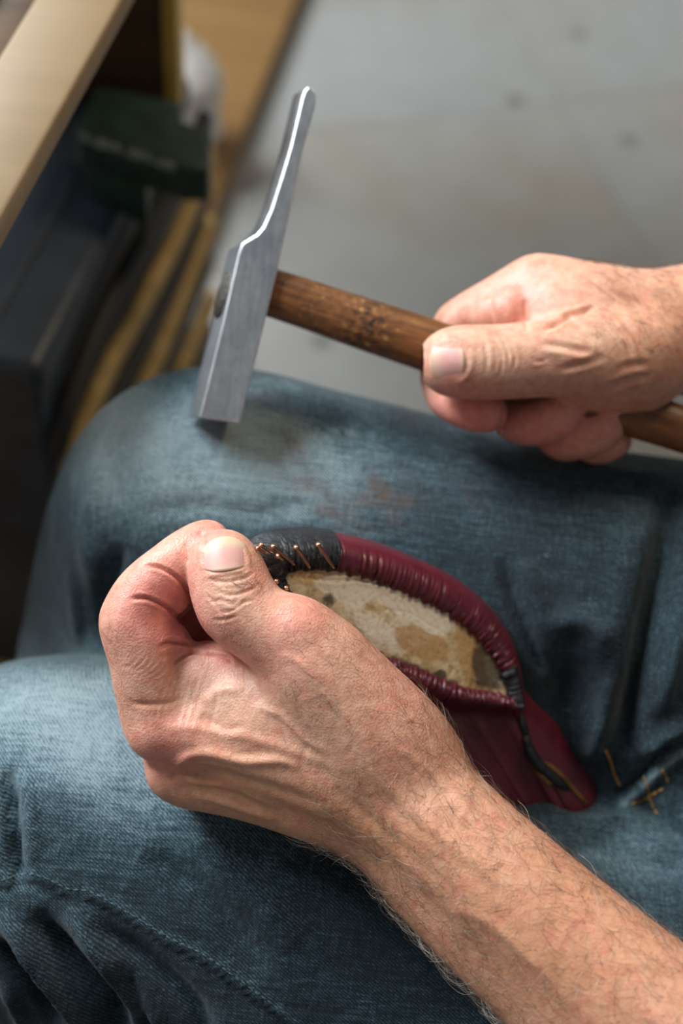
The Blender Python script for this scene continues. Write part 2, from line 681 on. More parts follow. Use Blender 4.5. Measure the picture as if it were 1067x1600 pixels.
def normals(V, Q):
    fn = np.cross(V[Q[:, 2]] - V[Q[:, 0]], V[Q[:, 3]] - V[Q[:, 1]])
    N = np.zeros_like(V)
    for j in range(4):
        for i in range(3):
            N[:, i] += np.bincount(Q[:, j], fn[:, i], len(V))
    return N / (np.linalg.norm(N, axis=1, keepdims=True) + 1e-20)


def seg_dist(P, A):
    """distance of 2-D points P to polyline A, and parameter along it 0..1"""
    best = np.full(len(P), 1e9); par = np.zeros(len(P))
    m = len(A) - 1
    for i in range(m):
        a, b = A[i], A[i + 1]
        ab = b - a
        t = np.clip(((P - a) @ ab) / max(ab @ ab, 1e-9), 0, 1)
        d = np.linalg.norm(P - a - t[:, None] * ab, axis=1)
        u = d < best
        best[u] = d[u]; par[u] = ((i + t) / m)[u]
    return best, par


class Sculpt:
    """folds, creases, veins raised or pressed into a mesh given in camera axes; strokes are drawn
    as lines of the photograph on the side of the surface that faces the photographer"""
    def __init__(s, V, Q):
        s.V, s.Q = V, Q
        s.refresh()
        s.tone = np.zeros((len(V), 3))

    def refresh(s):
        s.N = normals(s.V, s.Q)
        s.px = np.stack([W / 2 + s.V[:, 0] / -s.V[:, 2] * FPX, H / 2 - s.V[:, 1] / -s.V[:, 2] * FPX], 1)
        view = -s.V / np.linalg.norm(s.V, axis=1, keepdims=True)
        s.face = np.clip((s.N * view).sum(1) * 2.5 + 0.15, 0, 1)
        s.disp = np.zeros(len(s.V))

    def stroke(s, pts, w, amp, taper=0.25, dmin=0, dmax=9, sharp=2.0, side=0.0):
        """w half width in pixels, amp in mm (negative presses in)"""
        A = cr(np.asarray(pts, float), 6)
        lo, hi = A.min(0) - 4 * w, A.max(0) + 4 * w
        m = np.nonzero((s.px[:, 0] > lo[0]) & (s.px[:, 0] < hi[0]) & (s.px[:, 1] > lo[1]) & (s.px[:, 1] < hi[1])
                       & (s.face > 0) & (-s.V[:, 2] > dmin) & (-s.V[:, 2] < dmax))[0]
        if not len(m): return
        d, t = seg_dist(s.px[m], A)
        e = np.exp(-(d / w) ** sharp)
        if side:                                   # raised lips beside a groove
            e = e - side * np.exp(-((d - 2.0 * w) / (0.9 * w)) ** 2)
        if taper:
            e = e * np.clip(np.minimum(t, 1 - t) / taper, 0.0, 1) ** 0.7
        s.disp[m] += amp * 0.001 * e * s.face[m]

    def blob(s, x, y, rx, ry, amp, dmin=0, dmax=9, rot=0.0):
        c_, s_ = math.cos(rot), math.sin(rot)
        dx, dy = s.px[:, 0] - x, s.px[:, 1] - y
        u, v = dx * c_ + dy * s_, -dx * s_ + dy * c_
        e = np.exp(-((u / rx) ** 2 + (v / ry) ** 2)) * ((-s.V[:, 2] > dmin) & (-s.V[:, 2] < dmax))
        s.disp += amp * 0.001 * e * s.face

    def paint(s, ch, x, y, rx, ry, amp, rot=0.0, dmin=0, dmax=9, power=2.0):
        c_, s_ = math.cos(rot), math.sin(rot)
        dx, dy = s.px[:, 0] - x, s.px[:, 1] - y
        u, v = dx * c_ + dy * s_, -dx * s_ + dy * c_
        e = np.exp(-(((u / rx) ** 2 + (v / ry) ** 2) ** (power / 2)))
        e = e * ((-s.V[:, 2] > dmin) & (-s.V[:, 2] < dmax))
        s.tone[:, ch] = np.clip(s.tone[:, ch] + amp * e, 0, 1)

    def paint_line(s, ch, pts, w, amp):
        A = cr(np.asarray(pts, float), 6)
        d, t = seg_dist(s.px, A)
        s.tone[:, ch] = np.clip(s.tone[:, ch] + amp * np.exp(-(d / w) ** 2), 0, 1)

    def apply(s):
        s.V = s.V + s.N * s.disp[:, None]
        s.refresh()


def Lp(px, py, dz, r, D):
    p = C(px, py, D + dz * 0.001)
    return (*p, r * 0.001)


# ================================================================== THE SETTING
# concrete-grey floor laid in large vinyl tiles
fl = mesh_py('floor', [(-3, -2, -0.012), (3, -2, -0.012), (3, 4, -0.012), (-3, 4, -0.012),
                       (-3, -2, -0.05), (3, -2, -0.05), (3, 4, -0.05), (-3, 4, -0.05)],
             [(0, 1, 2, 3), (7, 6, 5, 4), (0, 4, 5, 1), (1, 5, 6, 2), (2, 6, 7, 3), (3, 7, 4, 0)])
floor = tag(link('floor', fl, M['floor'], None, False), 'grey vinyl tiled workshop floor with small dark spots', None, None, 'structure')
TS, TG = 0.5, 0.0012
tile_me = None
tcs, tsn = math.cos(math.radians(20)), math.sin(math.radians(20))
h_ = TS / 2 - TG / 2
tv = [(-h_, -h_, 0), (h_, -h_, 0), (h_, h_, 0), (-h_, h_, 0), (-h_, -h_, -0.012), (h_, -h_, -0.012), (h_, h_, -0.012), (-h_, h_, -0.012)]
tile_me = mesh_py('floor_tile', tv, [(0, 1, 2, 3), (0, 4, 5, 1), (1, 5, 6, 2), (2, 6, 7, 3), (3, 7, 4, 0)])
for i in range(-5, 6):
    for j in range(-3, 8):
        x, y = i * TS, j * TS
        X, Y = x * tcs - y * tsn + 0.42, x * tsn + y * tcs + 0.33
        if abs(X) < 2.2 and -1.0 < Y < 3.4:
            o = link('floor_tile', tile_me, M['floor'], floor, False)
            o.location = (X, Y, 0)
            o.rotation_euler = (0, 0, math.radians(20))
# far wall and the wall with the window the daylight comes through
def slab(name, x0, x1, y0, y1, z0, z1, mat, parent=None):
    o = link(name, mesh_py(name, [(x0, y0, z0), (x1, y0, z0), (x1, y1, z0), (x0, y1, z0), (x0, y0, z1), (x1, y0, z1), (x1, y1, z1), (x0, y1, z1)],
             [(3, 2, 1, 0), (4, 5, 6, 7), (0, 1, 5, 4), (1, 2, 6, 5), (2, 3, 7, 6), (3, 0, 4, 7)]), mat, parent, False)
    return o
for nm, b in (('wall_left', (-1.85, -1.75, -2, 4, 0, 1.2)), ('wall_back', (-1.85, 3, 3.4, 3.5, 0, 2.8))):
    tag(slab(nm, *b, M['wall']), 'plain off-white plaster workshop wall', None, None, 'structure')
wl = bpy.data.objects['wall_left']
for b in ((-1.85, -1.75, -2, .4, 1.2, 2.8), (-1.85, -1.75, 2.1, 4, 1.2, 2.8), (-1.85, -1.75, .4, 2.1, 2.7, 2.8)):
    slab('wall_panel', *b, M['wall'], wl)
win = tag(slab('window_1', -1.80, -1.78, .4, 2.1, 1.2, 2.7, M['pane']), 'workshop window in the plaster wall', None, None, 'structure')
for b in ((-1.83, -1.76, .4, .45, 1.2, 2.7), (-1.83, -1.76, 2.05, 2.1, 1.2, 2.7), (-1.83, -1.76, 1.22, 1.28, 1.2, 2.7),
          (-1.83, -1.76, .45, 2.05, 1.2, 1.25), (-1.83, -1.76, .45, 2.05, 2.65, 2.7)):
    slab('window_frame', *b, M['wall'], win)


# ================================================================== THE PERSON
person = empty('person', (0.24, 0.52, 0.0))
tag(person, 'seated person in faded blue jeans holding a hammer over a half-made shoe', 'person')

# ---------------------------------------------------------------- jeans
def J(px, py, d, r): return (*C(px, py, d), r * 0.001)
jf = Field(C(-330, 1900, 0.66) + [0, -0.02, -0.36], [0.30, 0.13, -0.48], 0.0026)
near_knee = C(75, 1312, 0.690); far_knee = C(322, 806, 0.745)
down = -UPC
jf.chain([J(322, 806, 0.745, 69), J(520, 868, 0.745, 75), J(760, 945, 0.745, 82), J(1100, 1020, 0.75, 92), J(1400, 1100, 0.77, 105)], 0.02, 4)
fs = far_knee + down * 0.30 + np.array([-0.085, 0.0, 0.0])
jf.chain([(*far_knee, 0.069), (*(far_knee * 0.6 + fs * 0.4), 0.064), (*fs, 0.057)], 0.03, 4)
jf.chain([J(75, 1312, 0.690, 80), J(300, 1376, 0.688, 84), J(620, 1490, 0.69, 86), J(1060, 1620, 0.71, 94), J(1400, 1660, 0.73, 104)], 0.02, 4)
ns = near_knee + down * 0.32 + np.array([-0.03, 0.0, 0.0])
jf.chain([(*near_knee, 0.080), (*(near_knee * 0.6 + ns * 0.4), 0.068), (*ns, 0.062)], 0.03, 4)
# seat and lap between the legs
jf.cone(C(1250, 1330, 0.79), C(1450, 1330, 0.78), 0.10, 0.115, 0.05)
jf.cone(C(1120, 1245, 0.745), C(1260, 1180, 0.70), 0.036, 0.055, 0.03)      # fly bulge
jf.cone(C(900, 1350, 0.70), C(1100, 1310, 0.69), 0.020, 0.03, 0.03)         # bunched cloth in front of the shoe
V, Q = jf.mesh(2)
js = Sculpt(V, Q)
N_ = 0.655   # depth that parts the near leg from the far leg is not constant; strokes stay local
# far leg: soft folds
js.stroke([(165, 665), (150, 760), (140, 850), (150, 930)], 16, 4)
js.stroke([(190, 850), (170, 900), (165, 960), (175, 1010)], 14, -8)
js.stroke([(215, 800), (300, 790), (400, 800), (480, 790)], 14, -2)
js.stroke([(110, 880), (120, 950), (125, 1010)], 9, 3.5)
js.stroke([(785, 870), (800, 930), (830, 1010), (850, 1060)], 9, -5)
js.stroke([(820, 870), (835, 930), (865, 1020)], 14, 3)
js.stroke([(1055, 760), (1035, 860), (1010, 980), (985, 1110), (970, 1180)], 17, -13)
js.stroke([(1000, 800), (975, 900), (955, 1010)], 22, 3)
js.stroke([(1075, 900), (1060, 1000), (1030, 1120)], 14, 6)
js.stroke([(945, 1060), (945, 1110), (930, 1160), (915, 1190)], 13, 5)
js.blob(890, 1090, 40, 70, -10)
js.stroke([(860, 990), (890, 970), (930, 985), (950, 1030)], 18, 5)
js.stroke([(900, 725), (980, 745), (1040, 745)], 12, 3)
js.stroke([(250, 600), (400, 640), (520, 700)], 30, 1.5)
# near leg: knee folds, side seam
js.stroke([(10, 1200), (18, 1260), (22, 1330), (30, 1390)], 10, -10)
js.stroke([(40, 1210), (48, 1280), (52, 1350)], 12, 3)
js.stroke([(0, 1425), (60, 1500), (120, 1570), (170, 1640)], 15, 11)
js.stroke([(0, 1470), (45, 1530), (95, 1600)], 10, -13)
js.stroke([(55, 1425), (110, 1500), (170, 1570), (200, 1640)], 14, -13)
js.stroke([(105, 1420), (160, 1490), (210, 1555), (260, 1630)], 16, 10)
js.stroke([(0, 1530), (30, 1580), (50, 1640)], 9, 5)
js.stroke([(180, 1505), (215, 1560), (240, 1640)], 12, -10)
js.stroke([(140, 1440), (230, 1500), (300, 1570), (330, 1640)], 16, -7)
js.stroke([(230, 1330), (300, 1380), (360, 1450), (420, 1530)], 24, -5)
js.stroke([(300, 1310), (390, 1390), (470, 1480)], 24, 4)
js.stroke([(500, 1420), (600, 1480), (700, 1570)], 26, 2)
# lap folds at the right
js.stroke([(760, 1225), (830, 1252), (880, 1285), (940, 1288), (1000, 1262)], 14, 5)
js.stroke([(980, 1240), (1020, 1270), (1060, 1300), (1100, 1330)], 10, -5)
js.stroke([(870, 1330), (940, 1320), (1010, 1345), (1080, 1370)], 16, -5)
js.stroke([(1000, 1180), (1040, 1150), (1080, 1130)], 12, 6)
seam = [(-30, 1392), (0, 1389), (37, 1378), (72, 1386), (105, 1402), (140, 1407), (200, 1440), (262, 1478), (315, 1504), (380, 1550), (446, 1598), (500, 1640)]
js.stroke(seam, 5, -1.2, 0)
js.stroke([(x + 3, y - 8) for x, y in seam], 6, 1.4, 0)
js.apply()
js.stroke([(930, 1170), (950, 1205), (965, 1240)], 4, 1.5)
js.stroke([(965, 1262), (1000, 1234), (1035, 1199), (1075, 1168)], 6, 3.5)
js.stroke([(960, 1245), (990, 1225), (1025, 1188), (1060, 1160)], 6, -4)
js.apply()
# wear: pale knees and thigh tops, brown stains; shade painted in dark on lap, thighs and shin
js.paint(0, 320, 715, 290, 120, 1.0, 0.12, power=3)
js.paint(0, 120, 1110, 210, 120, 0.9, 0.1)
js.paint(0, 250, 1220, 200, 90, 0.35, 0.3)
js.paint(0, 175, 720, 30, 120, 0.25, 0.2)
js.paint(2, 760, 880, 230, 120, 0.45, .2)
js.paint(0, 1000, 1330, 120, 60, 0.30)
js.paint_line(0, [(973, 1256), (1000, 1234), (1035, 1199), (1067, 1174)], 9, .8)
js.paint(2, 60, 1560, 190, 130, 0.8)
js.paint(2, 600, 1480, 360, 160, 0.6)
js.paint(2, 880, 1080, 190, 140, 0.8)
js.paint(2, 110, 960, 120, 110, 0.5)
for (x, y, rx, ry, a) in [(600, 775, 42, 34, 1.0), (470, 745, 60, 24, .6), (450, 690, 30, 22, .55), (520, 805, 50, 20, .6),
                          (350, 680, 40, 22, .45), (640, 640, 30, 14, .5), (400, 620, 60, 26, .3), (700, 760, 70, 40, .2)]:
    js.paint(1, x, y, rx, ry, a, 0.4)
js.paint_line(0, [(530, 672), (540, 676), (550, 675)], 5, 0.9)
js.paint_line(0, [(x, y - 12) for x, y in seam[6:]], 9, 0.3)
for i_, (x_, y_) in enumerate(cr(np.array(seam[1:-1], float), 4)):
    js.paint(0, x_ + 4, y_ - 11, 5 + (i_ % 3), 4, .4 * (i_ % 2))
js.paint_line(0, [(0, 1100), (100, 1075), (200, 1080)], 20, 0.2)
js.paint_line(2, seam, 5, 0.5)
def biggest(V, Q, T):
    lab = np.arange(len(V))
    e = np.vstack([Q[:, [0, 1]], Q[:, [1, 2]], Q[:, [2, 3]]])
    while True:
        m = np.minimum(lab[e[:, 0]], lab[e[:, 1]])
        n_ = lab.copy()
        np.minimum.at(n_, e[:, 0], m); np.minimum.at(n_, e[:, 1], m)
        n_ = n_[n_]
        if (n_ == lab).all(): break
        lab = n_
    u, c_ = np.unique(lab, return_counts=True)
    print('COMPONENTS', c_)
    keepv = lab == u[c_.argmax()]
    mp = np.cumsum(keepv) - 1
    return V[keepv], mp[Q[keepv[Q[:, 0]]]], T[keepv]
js.V, js.Q, js.tone = biggest(js.V, js.Q, js.tone)
jw = to_world(js.V)
jeans_me = mesh_np('jeans', jw, js.Q, js.tone)
jeans = keep(link('jeans', jeans_me, M['denim']), person)
jeans['label'] = 'faded blue denim jeans with worn knees'
BV_jeans = BVHTree.FromPolygons([tuple(v) for v in jw], [tuple(q) for q in js.Q.tolist()])


def hit(bv, px, py, off=0.0):
    r = Vector(CM3 @ C(px, py, 1.0)).normalized()
    loc, nrm, i, d = bv.ray_cast(Vector(CT), r)
    if loc is None: return None, None
    if nrm.dot(r) > 0: nrm = -nrm
    return loc + nrm * off, nrm


def stitches(name, lines, bv, parent, mat, step=0.0032, lng=0.0024, rad=0.00042, off=0.0002):
    VV, FF = [], []
    for ln in lines:
        A = cr(np.asarray(ln, float), 30)
        P = [hit(bv, x, y, off)[0] for x, y in A]
        P = [np.array(p) for p in P if p is not None]
        if len(P) < 2: continue
        P = np.array(P)
        L = np.concatenate([[0], np.cumsum(np.linalg.norm(np.diff(P, axis=0), axis=1))])
        at = lambda q: np.array([np.interp(q, L, P[:, i]) for i in range(3)])
        s = 0
        while s + lng < L[-1]:
            if np.linalg.norm(at(s) - at(s + lng)) < lng * 1.5:
                v, f = tube_np([at(s), at(s + lng * .25), at(s + lng * .75), at(s + lng)], [rad * .5, rad, rad, rad * .5], 5)
                b = len(VV)
                VV += [tuple(q) for q in v]; FF += [tuple(i + b for i in q) for q in f]
            s += step
    o = link(name, mesh_py(name, VV, FF), mat, None)
    o.parent = parent
    o['kind'] = 'stuff'
    return o


gs = stitches('gold_stitching', [[(945, 1172), (954, 1190), (960, 1210), (970, 1230)], [(1006, 1212), (1012, 1232), (1020, 1258), (1034, 1284)],
                                 [(987, 1257), (1012, 1246), (1040, 1230)], [(1034, 1203), (1042, 1216), (1041, 1231)]],
              BV_jeans, jeans, M['thread'], 0.0034, 0.0031, 0.0007)
gs['label'] = 'gold seam stitching at the fly of the jeans'
bs = stitches('seam_stitching', [[(x + 2, y - 13) for x, y in seam[1:-1]]], BV_jeans, jeans, M['blue_thread'], 0.0034, 0.0022, 0.00022)
bs['label'] = 'pale thread along the side seam'
# a frayed tuft on the lap and one on the knee
VV, FF = [], []
for (x, y, n_) in ((985, 1398, 16), (535, 674, 14), (848, 868, 4)):
    p, nr = hit(BV_jeans, x, y)
    for i in range(n_):
        a = np.array(p) + rng.normal(0, 0.0012, 3)
        d = np.array(nr) * 0.002 + rng.normal(0, 0.0022, 3)
        v, f = tube_np([a, a + d * .5 + rng.normal(0, .0006, 3), a + d], [0.0002, 0.0002, 0.0001], 4)
        b = len(VV); VV += [tuple(q) for q in v]; FF += [tuple(i_ + b for i_ in q) for q in f]
fr = link('frayed_thread', mesh_py('frayed_thread', VV, FF), M['blue_thread'], None)
fr.parent = jeans; fr['kind'] = 'stuff'

# ---------------------------------------------------------------- left hand and forearm (the one that holds the shoe)
D0 = 0.575
def L(px, py, dz, r): return Lp(px, py, dz, r, D0)
lf = Field(C(150, 1290, 0.67) + [0, -0.13, 0], [0.185, 0.006, -0.455], 0.00085)
# forearm
FA = lambda px, py, d, r: (*C(px, py, d), r * .001)
lf.chain([FA(655, 1250, .566, 19), FA(722, 1322, .560, 18.5), FA(800, 1398, .552, 20.5), FA(930, 1510, .540, 22.5), FA(1130, 1690, .52, 29), FA(1330, 1850, .50, 34)], 0.012, 4)
lf.chain([FA(615, 1285, .580, 16), FA(678, 1352, .576, 16), FA(755, 1428, .566, 17.5), FA(880, 1545, .552, 20), FA(1080, 1740, .53, 27), FA(1290, 1890, .50, 33)], 0.014, 4)
# metacarpals
k = 0.009
lf.chain([L(252, 1128, 6, 12.5), L(330, 1150, 2, 12.5), L(450, 1190, -2, 14), L(580, 1235, -4, 17), L(660, 1275, -4, 19)], k, 3)
lf.chain([L(284, 1204, 16, 12.3), L(370, 1220, 13, 11.6), L(470, 1248, 9, 12.5), L(570, 1278, 6, 14), L(650, 1305, 4, 16)], k, 3)
lf.chain([L(312, 1210, 32, 12), L(420, 1230, 27, 11.5), L(600, 1275, 16, 15)], k, 3)
lf.chain([L(345, 1196, 46, 11), L(450, 1222, 38, 11), L(610, 1270, 24, 14)], k, 3)
# knuckle caps
lf.cone(L(238, 1126, 4, 1)[:3], L(246, 1142, 2, 1)[:3], .0115, .0115, 0.006)
lf.cone(L(272, 1204, 13, 1)[:3], L(292, 1215, 14, 1)[:3], .0115, .011, 0.005)
# palm / first web
lf.chain([L(350, 1085, 8, 12), L(430, 1110, 4, 16), L(540, 1160, 2, 19)], 0.014, 3)
lf.chain([L(280, 1062, 6, 10), L(330, 1054, 9, 9), L(385, 1060, 8, 10)], 0.010, 3)
lf.chain([L(400, 1130, 20, 14), L(520, 1190, 22, 18), L(620, 1240, 16, 19)], 0.012, 3)
# thumb metacarpal and thumb
lf.chain([L(640, 1205, -2, 20), L(592, 1154, -6, 19), L(528, 1078, -9, 16.5), L(466, 1004, -12, 14)], 0.012, 4)
lf.chain([L(463, 1002, -12, 13.8), L(414, 980, -12, 11.8), L(370, 946, -11, 12.4), L(356, 900, -9, 11.2), L(347, 874, -6, 10.0)], 0.007, 4)
lf.cone(L(460, 982, -15, 1)[:3], L(474, 994, -15, 1)[:3], .0108, .0108, 0.007)
lf.cone(L(352, 955, -8, 1)[:3], L(340, 920, -6, 1)[:3], .0085, .009, 0.006)     # thumb pad side
lf.cone(L(388, 928, -12, 1)[:3], L(376, 905, -10, 1)[:3], .0085, .0085, 0.006)
# index finger
k = 0.0045
lf.chain([L(250, 1124, 5, 12), L(232, 1068, 1, 11.3), L(222, 1015, -1, 11.0), L(205, 968, -2, 11.2)], 0.006, 4)
lf.chain([L(205, 968, -2, 11.0), L(222, 932, -2, 10.2), L(248, 903, -1, 9.6)], k, 3)
lf.chain([L(248, 903, -1, 9.6), L(286, 872, 2, 9.2), L(312, 856, 5, 8.6), L(328, 846, 6, 7.6)], 0.004, 3)
lf.cone(L(262, 1000, 2, 1)[:3], L(246, 990, 1, 1)[:3], .0085, .0095, 0.004)     # flesh of the first joint
lf.cone(L(270, 1018, 4, 1)[:3], L(258, 1045, 4, 1)[:3], .0075, .0095, 0.005)
lf.cone(L(272, 934, 1, 1)[:3], L(244, 930, 0, 1)[:3], .0066, .0090, 0.0035)     # flesh of the second
lf.cone(L(290, 890, 4, 1)[:3], L(308, 874, 6, 1)[:3], .0064, .0070, 0.004)      # tip pad
# middle, ring and little finger curled below, holding the shoe from underneath
lf.chain([L(284, 1200, 18, 11.8), L(248, 1100, 20, 11), L(222, 1005, 20, 10.8)], 0.005, 4)
lf.chain([L(222, 1005, 20, 10.8), L(238, 955, 22, 9.8), L(268, 922, 24, 9.3), L(310, 900, 26, 8.8), L(345, 888, 26, 8)], 0.004, 4)
lf.chain([L(312, 1210, 34, 11.2), L(275, 1120, 38, 10.6), L(246, 1035, 40, 10.2)], 0.005, 4)
lf.chain([L(246, 1035, 40, 10.2), L(258, 985, 43, 9.6), L(292, 945, 45, 9), L(345, 925, 44, 8)], 0.004, 4)
lf.chain([L(345, 1195, 46, 10), L(305, 1130, 54, 9.4), L(285, 1070, 58, 9), L(310, 1020, 60, 8.6), L(350, 985, 58, 8), L(390, 975, 54, 7.2)], 0.004, 4)
lf.chain([L(330, 1100, 34, 15), L(420, 1110, 32, 16)], 0.012, 3)      # palm
V, Q = lf.mesh(3)
ls = Sculpt(V, Q)
near = dict(dmax=0.60)
cp = lambda pts: [(140 + x / 2.667, 780 + y / 2.667) for x, y in pts]      # lines traced on the enlarged hand
S = ls.stroke
# finger creases
S(cp([(225, 275), (290, 285), (345, 315), (385, 350), (415, 395)]), 3.0, -1.5, .15, side=.25, **near)
S(cp([(170, 415), (230, 412), (300, 440), (345, 470), (385, 505)]), 3.0, -1.5, .15, side=.25, **near)
S(cp([(290, 620), (330, 598), (380, 600), (425, 604)]), 3.2, -1.8, .15, side=.25, **near)
S(cp([(385, 505), (405, 545), (415, 590)]), 3.0, -1.2, .15, **near)
S(cp([(345, 690), (385, 660), (430, 640), (480, 640)]), 2.6, -1.1, .2, side=.3, **near)
S(cp([(480, 640), (530, 650), (580, 662), (590, 685)]), 2.6, -1.1, .2, side=.3, **near)
S(cp([(300, 660), (340, 640), (370, 630)]), 2.4, -.6, .2, **near)
S(cp([(395, 180), (410, 230), (405, 270)]), 3, -.7, .2, **near)
S(cp([(455, 130), (475, 170), (465, 230)]), 3.5, -.8, .2, **near)
# thumb knuckle wrinkles
for pts in ([(480, 330), (560, 345), (640, 330), (690, 300)], [(520, 380), (580, 400), (650, 385), (720, 350)],
            [(500, 430), (555, 420), (600, 440), (620, 400)], [(530, 470), (590, 465), (640, 430), (690, 420)],
            [(510, 505), (570, 500), (620, 480)], [(480, 395), (520, 430), (540, 470)]):
    S(cp(pts), 2.4, -.5, .25, side=.4, **near)
# skin pull-lines on the back of the index knuckle and the web
r9 = np.random.default_rng(11)
for i in range(9):
    x0 = 330 + i * 27 + r9.uniform(-12, 12)
    S(cp([(x0 + 25, 690 + i * 3), (x0 - 10, 780 + i * 6), (x0 - 40, 880 + i * 6), (x0 - 55, 960 + i * 4)]), r9.uniform(1.8, 2.6), r9.uniform(-.2, -.06), .3, side=.5, **near)
for i in range(6):
    S(cp([(140 + i * 22, 700 + i * 10), (170 + i * 26, 690 + i * 6), (215 + i * 24, 650 + i * 6)]), 2.2, -.28, .3, side=.4, **near)
S(cp([(165, 845), (230, 855), (310, 850), (390, 830)]), 4, -.8, .3, **near)
# tendons and veins on the back of the hand
S([(245, 1135), (330, 1140), (430, 1165), (540, 1205)], 9, .8, .25)
S(cp([(355, 1130), (400, 1080), (480, 1062), (560, 1075), (660, 1095), (790, 1090), (880, 1120)]), 8, 1.5, .2)
S(cp([(380, 1150), (450, 1135), (560, 1150), (700, 1190), (830, 1230), (960, 1280)]), 9, -1.6, .2)
S(cp([(330, 1150), (450, 1175), (590, 1195), (700, 1240), (800, 1290)]), 6, 1.1, .2)
S(cp([(250, 1100), (330, 1165), (360, 1140)]), 6, -1.0, .2)
S(cp([(420, 1230), (540, 1260), (660, 1300), (780, 1340)]), 6, .9, .25)
S(cp([(480, 860), (510, 820), (570, 790), (640, 800)]), 8, 1.0, .2)
S(cp([(470, 890), (500, 930), (560, 960), (640, 950)]), 7, -.9, .25)
S(cp([(690, 850), (740, 880), (800, 900), (900, 1000), (1000, 1060)]), 6, .9, .25)
S(cp([(800, 640), (900, 700), (960, 800), (1040, 880)]), 7, .7, .25)
S([(470, 1010), (520, 1080), (570, 1160), (600, 1220)], 12, .8, .3)
S([(560, 1190), (640, 1260), (720, 1330), (820, 1410)], 11, .9, .25)
S([(520, 1230), (600, 1300), (700, 1390)], 10, -.9, .3)
S([(600, 1160), (680, 1210), (760, 1290), (880, 1390)], 9, .8, .3)
S([(700, 1420), (760, 1440), (830, 1500), (900, 1580)], 9, .9, .3)
ls.blob(466, 972, 34, 28, 1.0, **near)
ls.blob(228, 1150, 26, 34, 1.3, **near)
ls.blob(185, 965, 20, 40, .6, **near)
ls.blob(300, 1180, 30, 14, -1.0, 0, .62, .4)
ls.blob(345, 1120, 45, 24, -.9, 0, .60, -.5)
# nail bed of the thumb: skin folds stand proud of the nail
TH_N = [(477, 318), (466, 270), (468, 215), (490, 185)]
S(cp([(470, 300), (462, 250), (470, 205)]), 4, .5, .2, **near)
S(cp([(478, 322), (560, 310), (645, 297)]), 3.5, .7, .15, **near)
S(cp([(664, 285), (658, 240), (635, 200)]), 4, .4, .2, **near)
# low waves of skin everywhere
r2 = np.random.default_rng(3)
for i in range(150):
    x = r2.uniform(330, 760); y = 1000 + (x - 330) * .52 + r2.uniform(-40, 190)
    a = r2.uniform(0, math.pi); l_ = r2.uniform(10, 26)
    S([(x - l_ * math.cos(a), y - l_ * math.sin(a)), (x + r2.uniform(-5, 5), y + r2.uniform(-5, 5)), (x + l_ * math.cos(a), y + l_ * math.sin(a))],
      r2.uniform(3, 5), r2.uniform(-.18, .18), .4)
ls.apply()
# skin tones; tan along the hand's lower edge also paints in shade
P = ls.paint
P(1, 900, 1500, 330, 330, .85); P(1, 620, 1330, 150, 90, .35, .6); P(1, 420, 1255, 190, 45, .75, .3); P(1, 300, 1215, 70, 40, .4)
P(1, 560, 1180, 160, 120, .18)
for x, y, a_, b_, v_ in [(262, 905, 60, 70, .45), (230, 950, 60, 60, .4), (300, 990, 60, 50, .5), (330, 835, 40, 40, .5), (215, 1000, 60, 70, .3),
                         (262, 1140, 55, 45, .4), (250, 1190, 40, 30, .5), (470, 960, 50, 45, .4), (360, 1030, 30, 18, .4), (400, 900, 20, 20, .3),
                         (430, 1030, 50, 40, .25), (620, 1080, 60, 80, .25)]:
    P(0, x, y, a_, b_, v_ * 1.25)
P(2, 352, 925, 40, 35, .3); P(2, 222, 1020, 40, 40, .2); P(2, 310, 1090, 60, 30, .35); P(2, 540, 1110, 120, 60, .2)
lV, lQ, lT = ls.V, ls.Q, ls.tone
lw = to_world(lV)
BV_left = BVHTree.FromPolygons([tuple(v) for v in lw], [tuple(q) for q in lQ.tolist()])
lN = ls.N @ CM3.T

# ---------------------------------------------------------------- right hand and wrist (the one with the hammer)
D1 = 0.66
def R(px, py, dz, r): return Lp(px, py, dz, r, D1)
rf = Field(C(640, 740, 0.76), C(1330, 372, 0.60) + [0.02, 0.015, 0.03], 0.00095)
k = 0.009
# forearm
rf.chain([R(1000, 505, 14, 21), R(1080, 502, 14, 21), R(1180, 480, 10, 24), R(1400, 420, 0, 32)], 0.012, 3)
rf.chain([R(1000, 545, 22, 19), R(1080, 532, 22, 20), R(1180, 520, 20, 25), R(1400, 470, 10, 32)], 0.012, 3)
# metacarpals
rf.chain([R(836, 444, 14, 12.3), R(900, 462, 10, 13), R(1000, 495, 8, 18)], k, 3)
rf.chain([R(880, 452, 30, 12.3), R(940, 470, 24, 13), R(1010, 500, 20, 18)], k, 3)
rf.chain([R(922, 476, 44, 12), R(1010, 515, 30, 17)], k, 3)
rf.chain([R(962, 505, 54, 11), R(1030, 540, 36, 16)], k, 3)
# thumb
rf.chain([R(1030, 545, 2, 19), R(985, 556, -4, 18.5), R(920, 558, -12, 16), R(850, 560, -16, 13.6), R(780, 566, -17, 13.0), R(728, 566, -17, 12.2), R(698, 566, -15, 11.0)], 0.008, 4)
rf.chain([R(940, 500, 2, 14), R(880, 496, 4, 12), R(830, 490, 8, 10.5)], 0.012, 3)       # web to the index
rf.chain([R(930, 590, 0, 14), R(1000, 590, 6, 15)], 0.012, 3)                             # heel of the thumb
# index finger
rf.cone(R(768, 494, 8, 1)[:3], R(800, 488, 5, 1)[:3], .0098, .0122, 0.002)
rf.chain([R(836, 444, 14, 12), R(780, 474, 18, 11), R(716, 506, 24, 10.3)], 0.006, 3)
rf.chain([R(716, 506, 24, 10.3), R(692, 560, 26, 9.6), R(697, 612, 16, 9.2), R(726, 634, 7, 9), R(764, 646, 2, 8.4)], 0.004, 4)
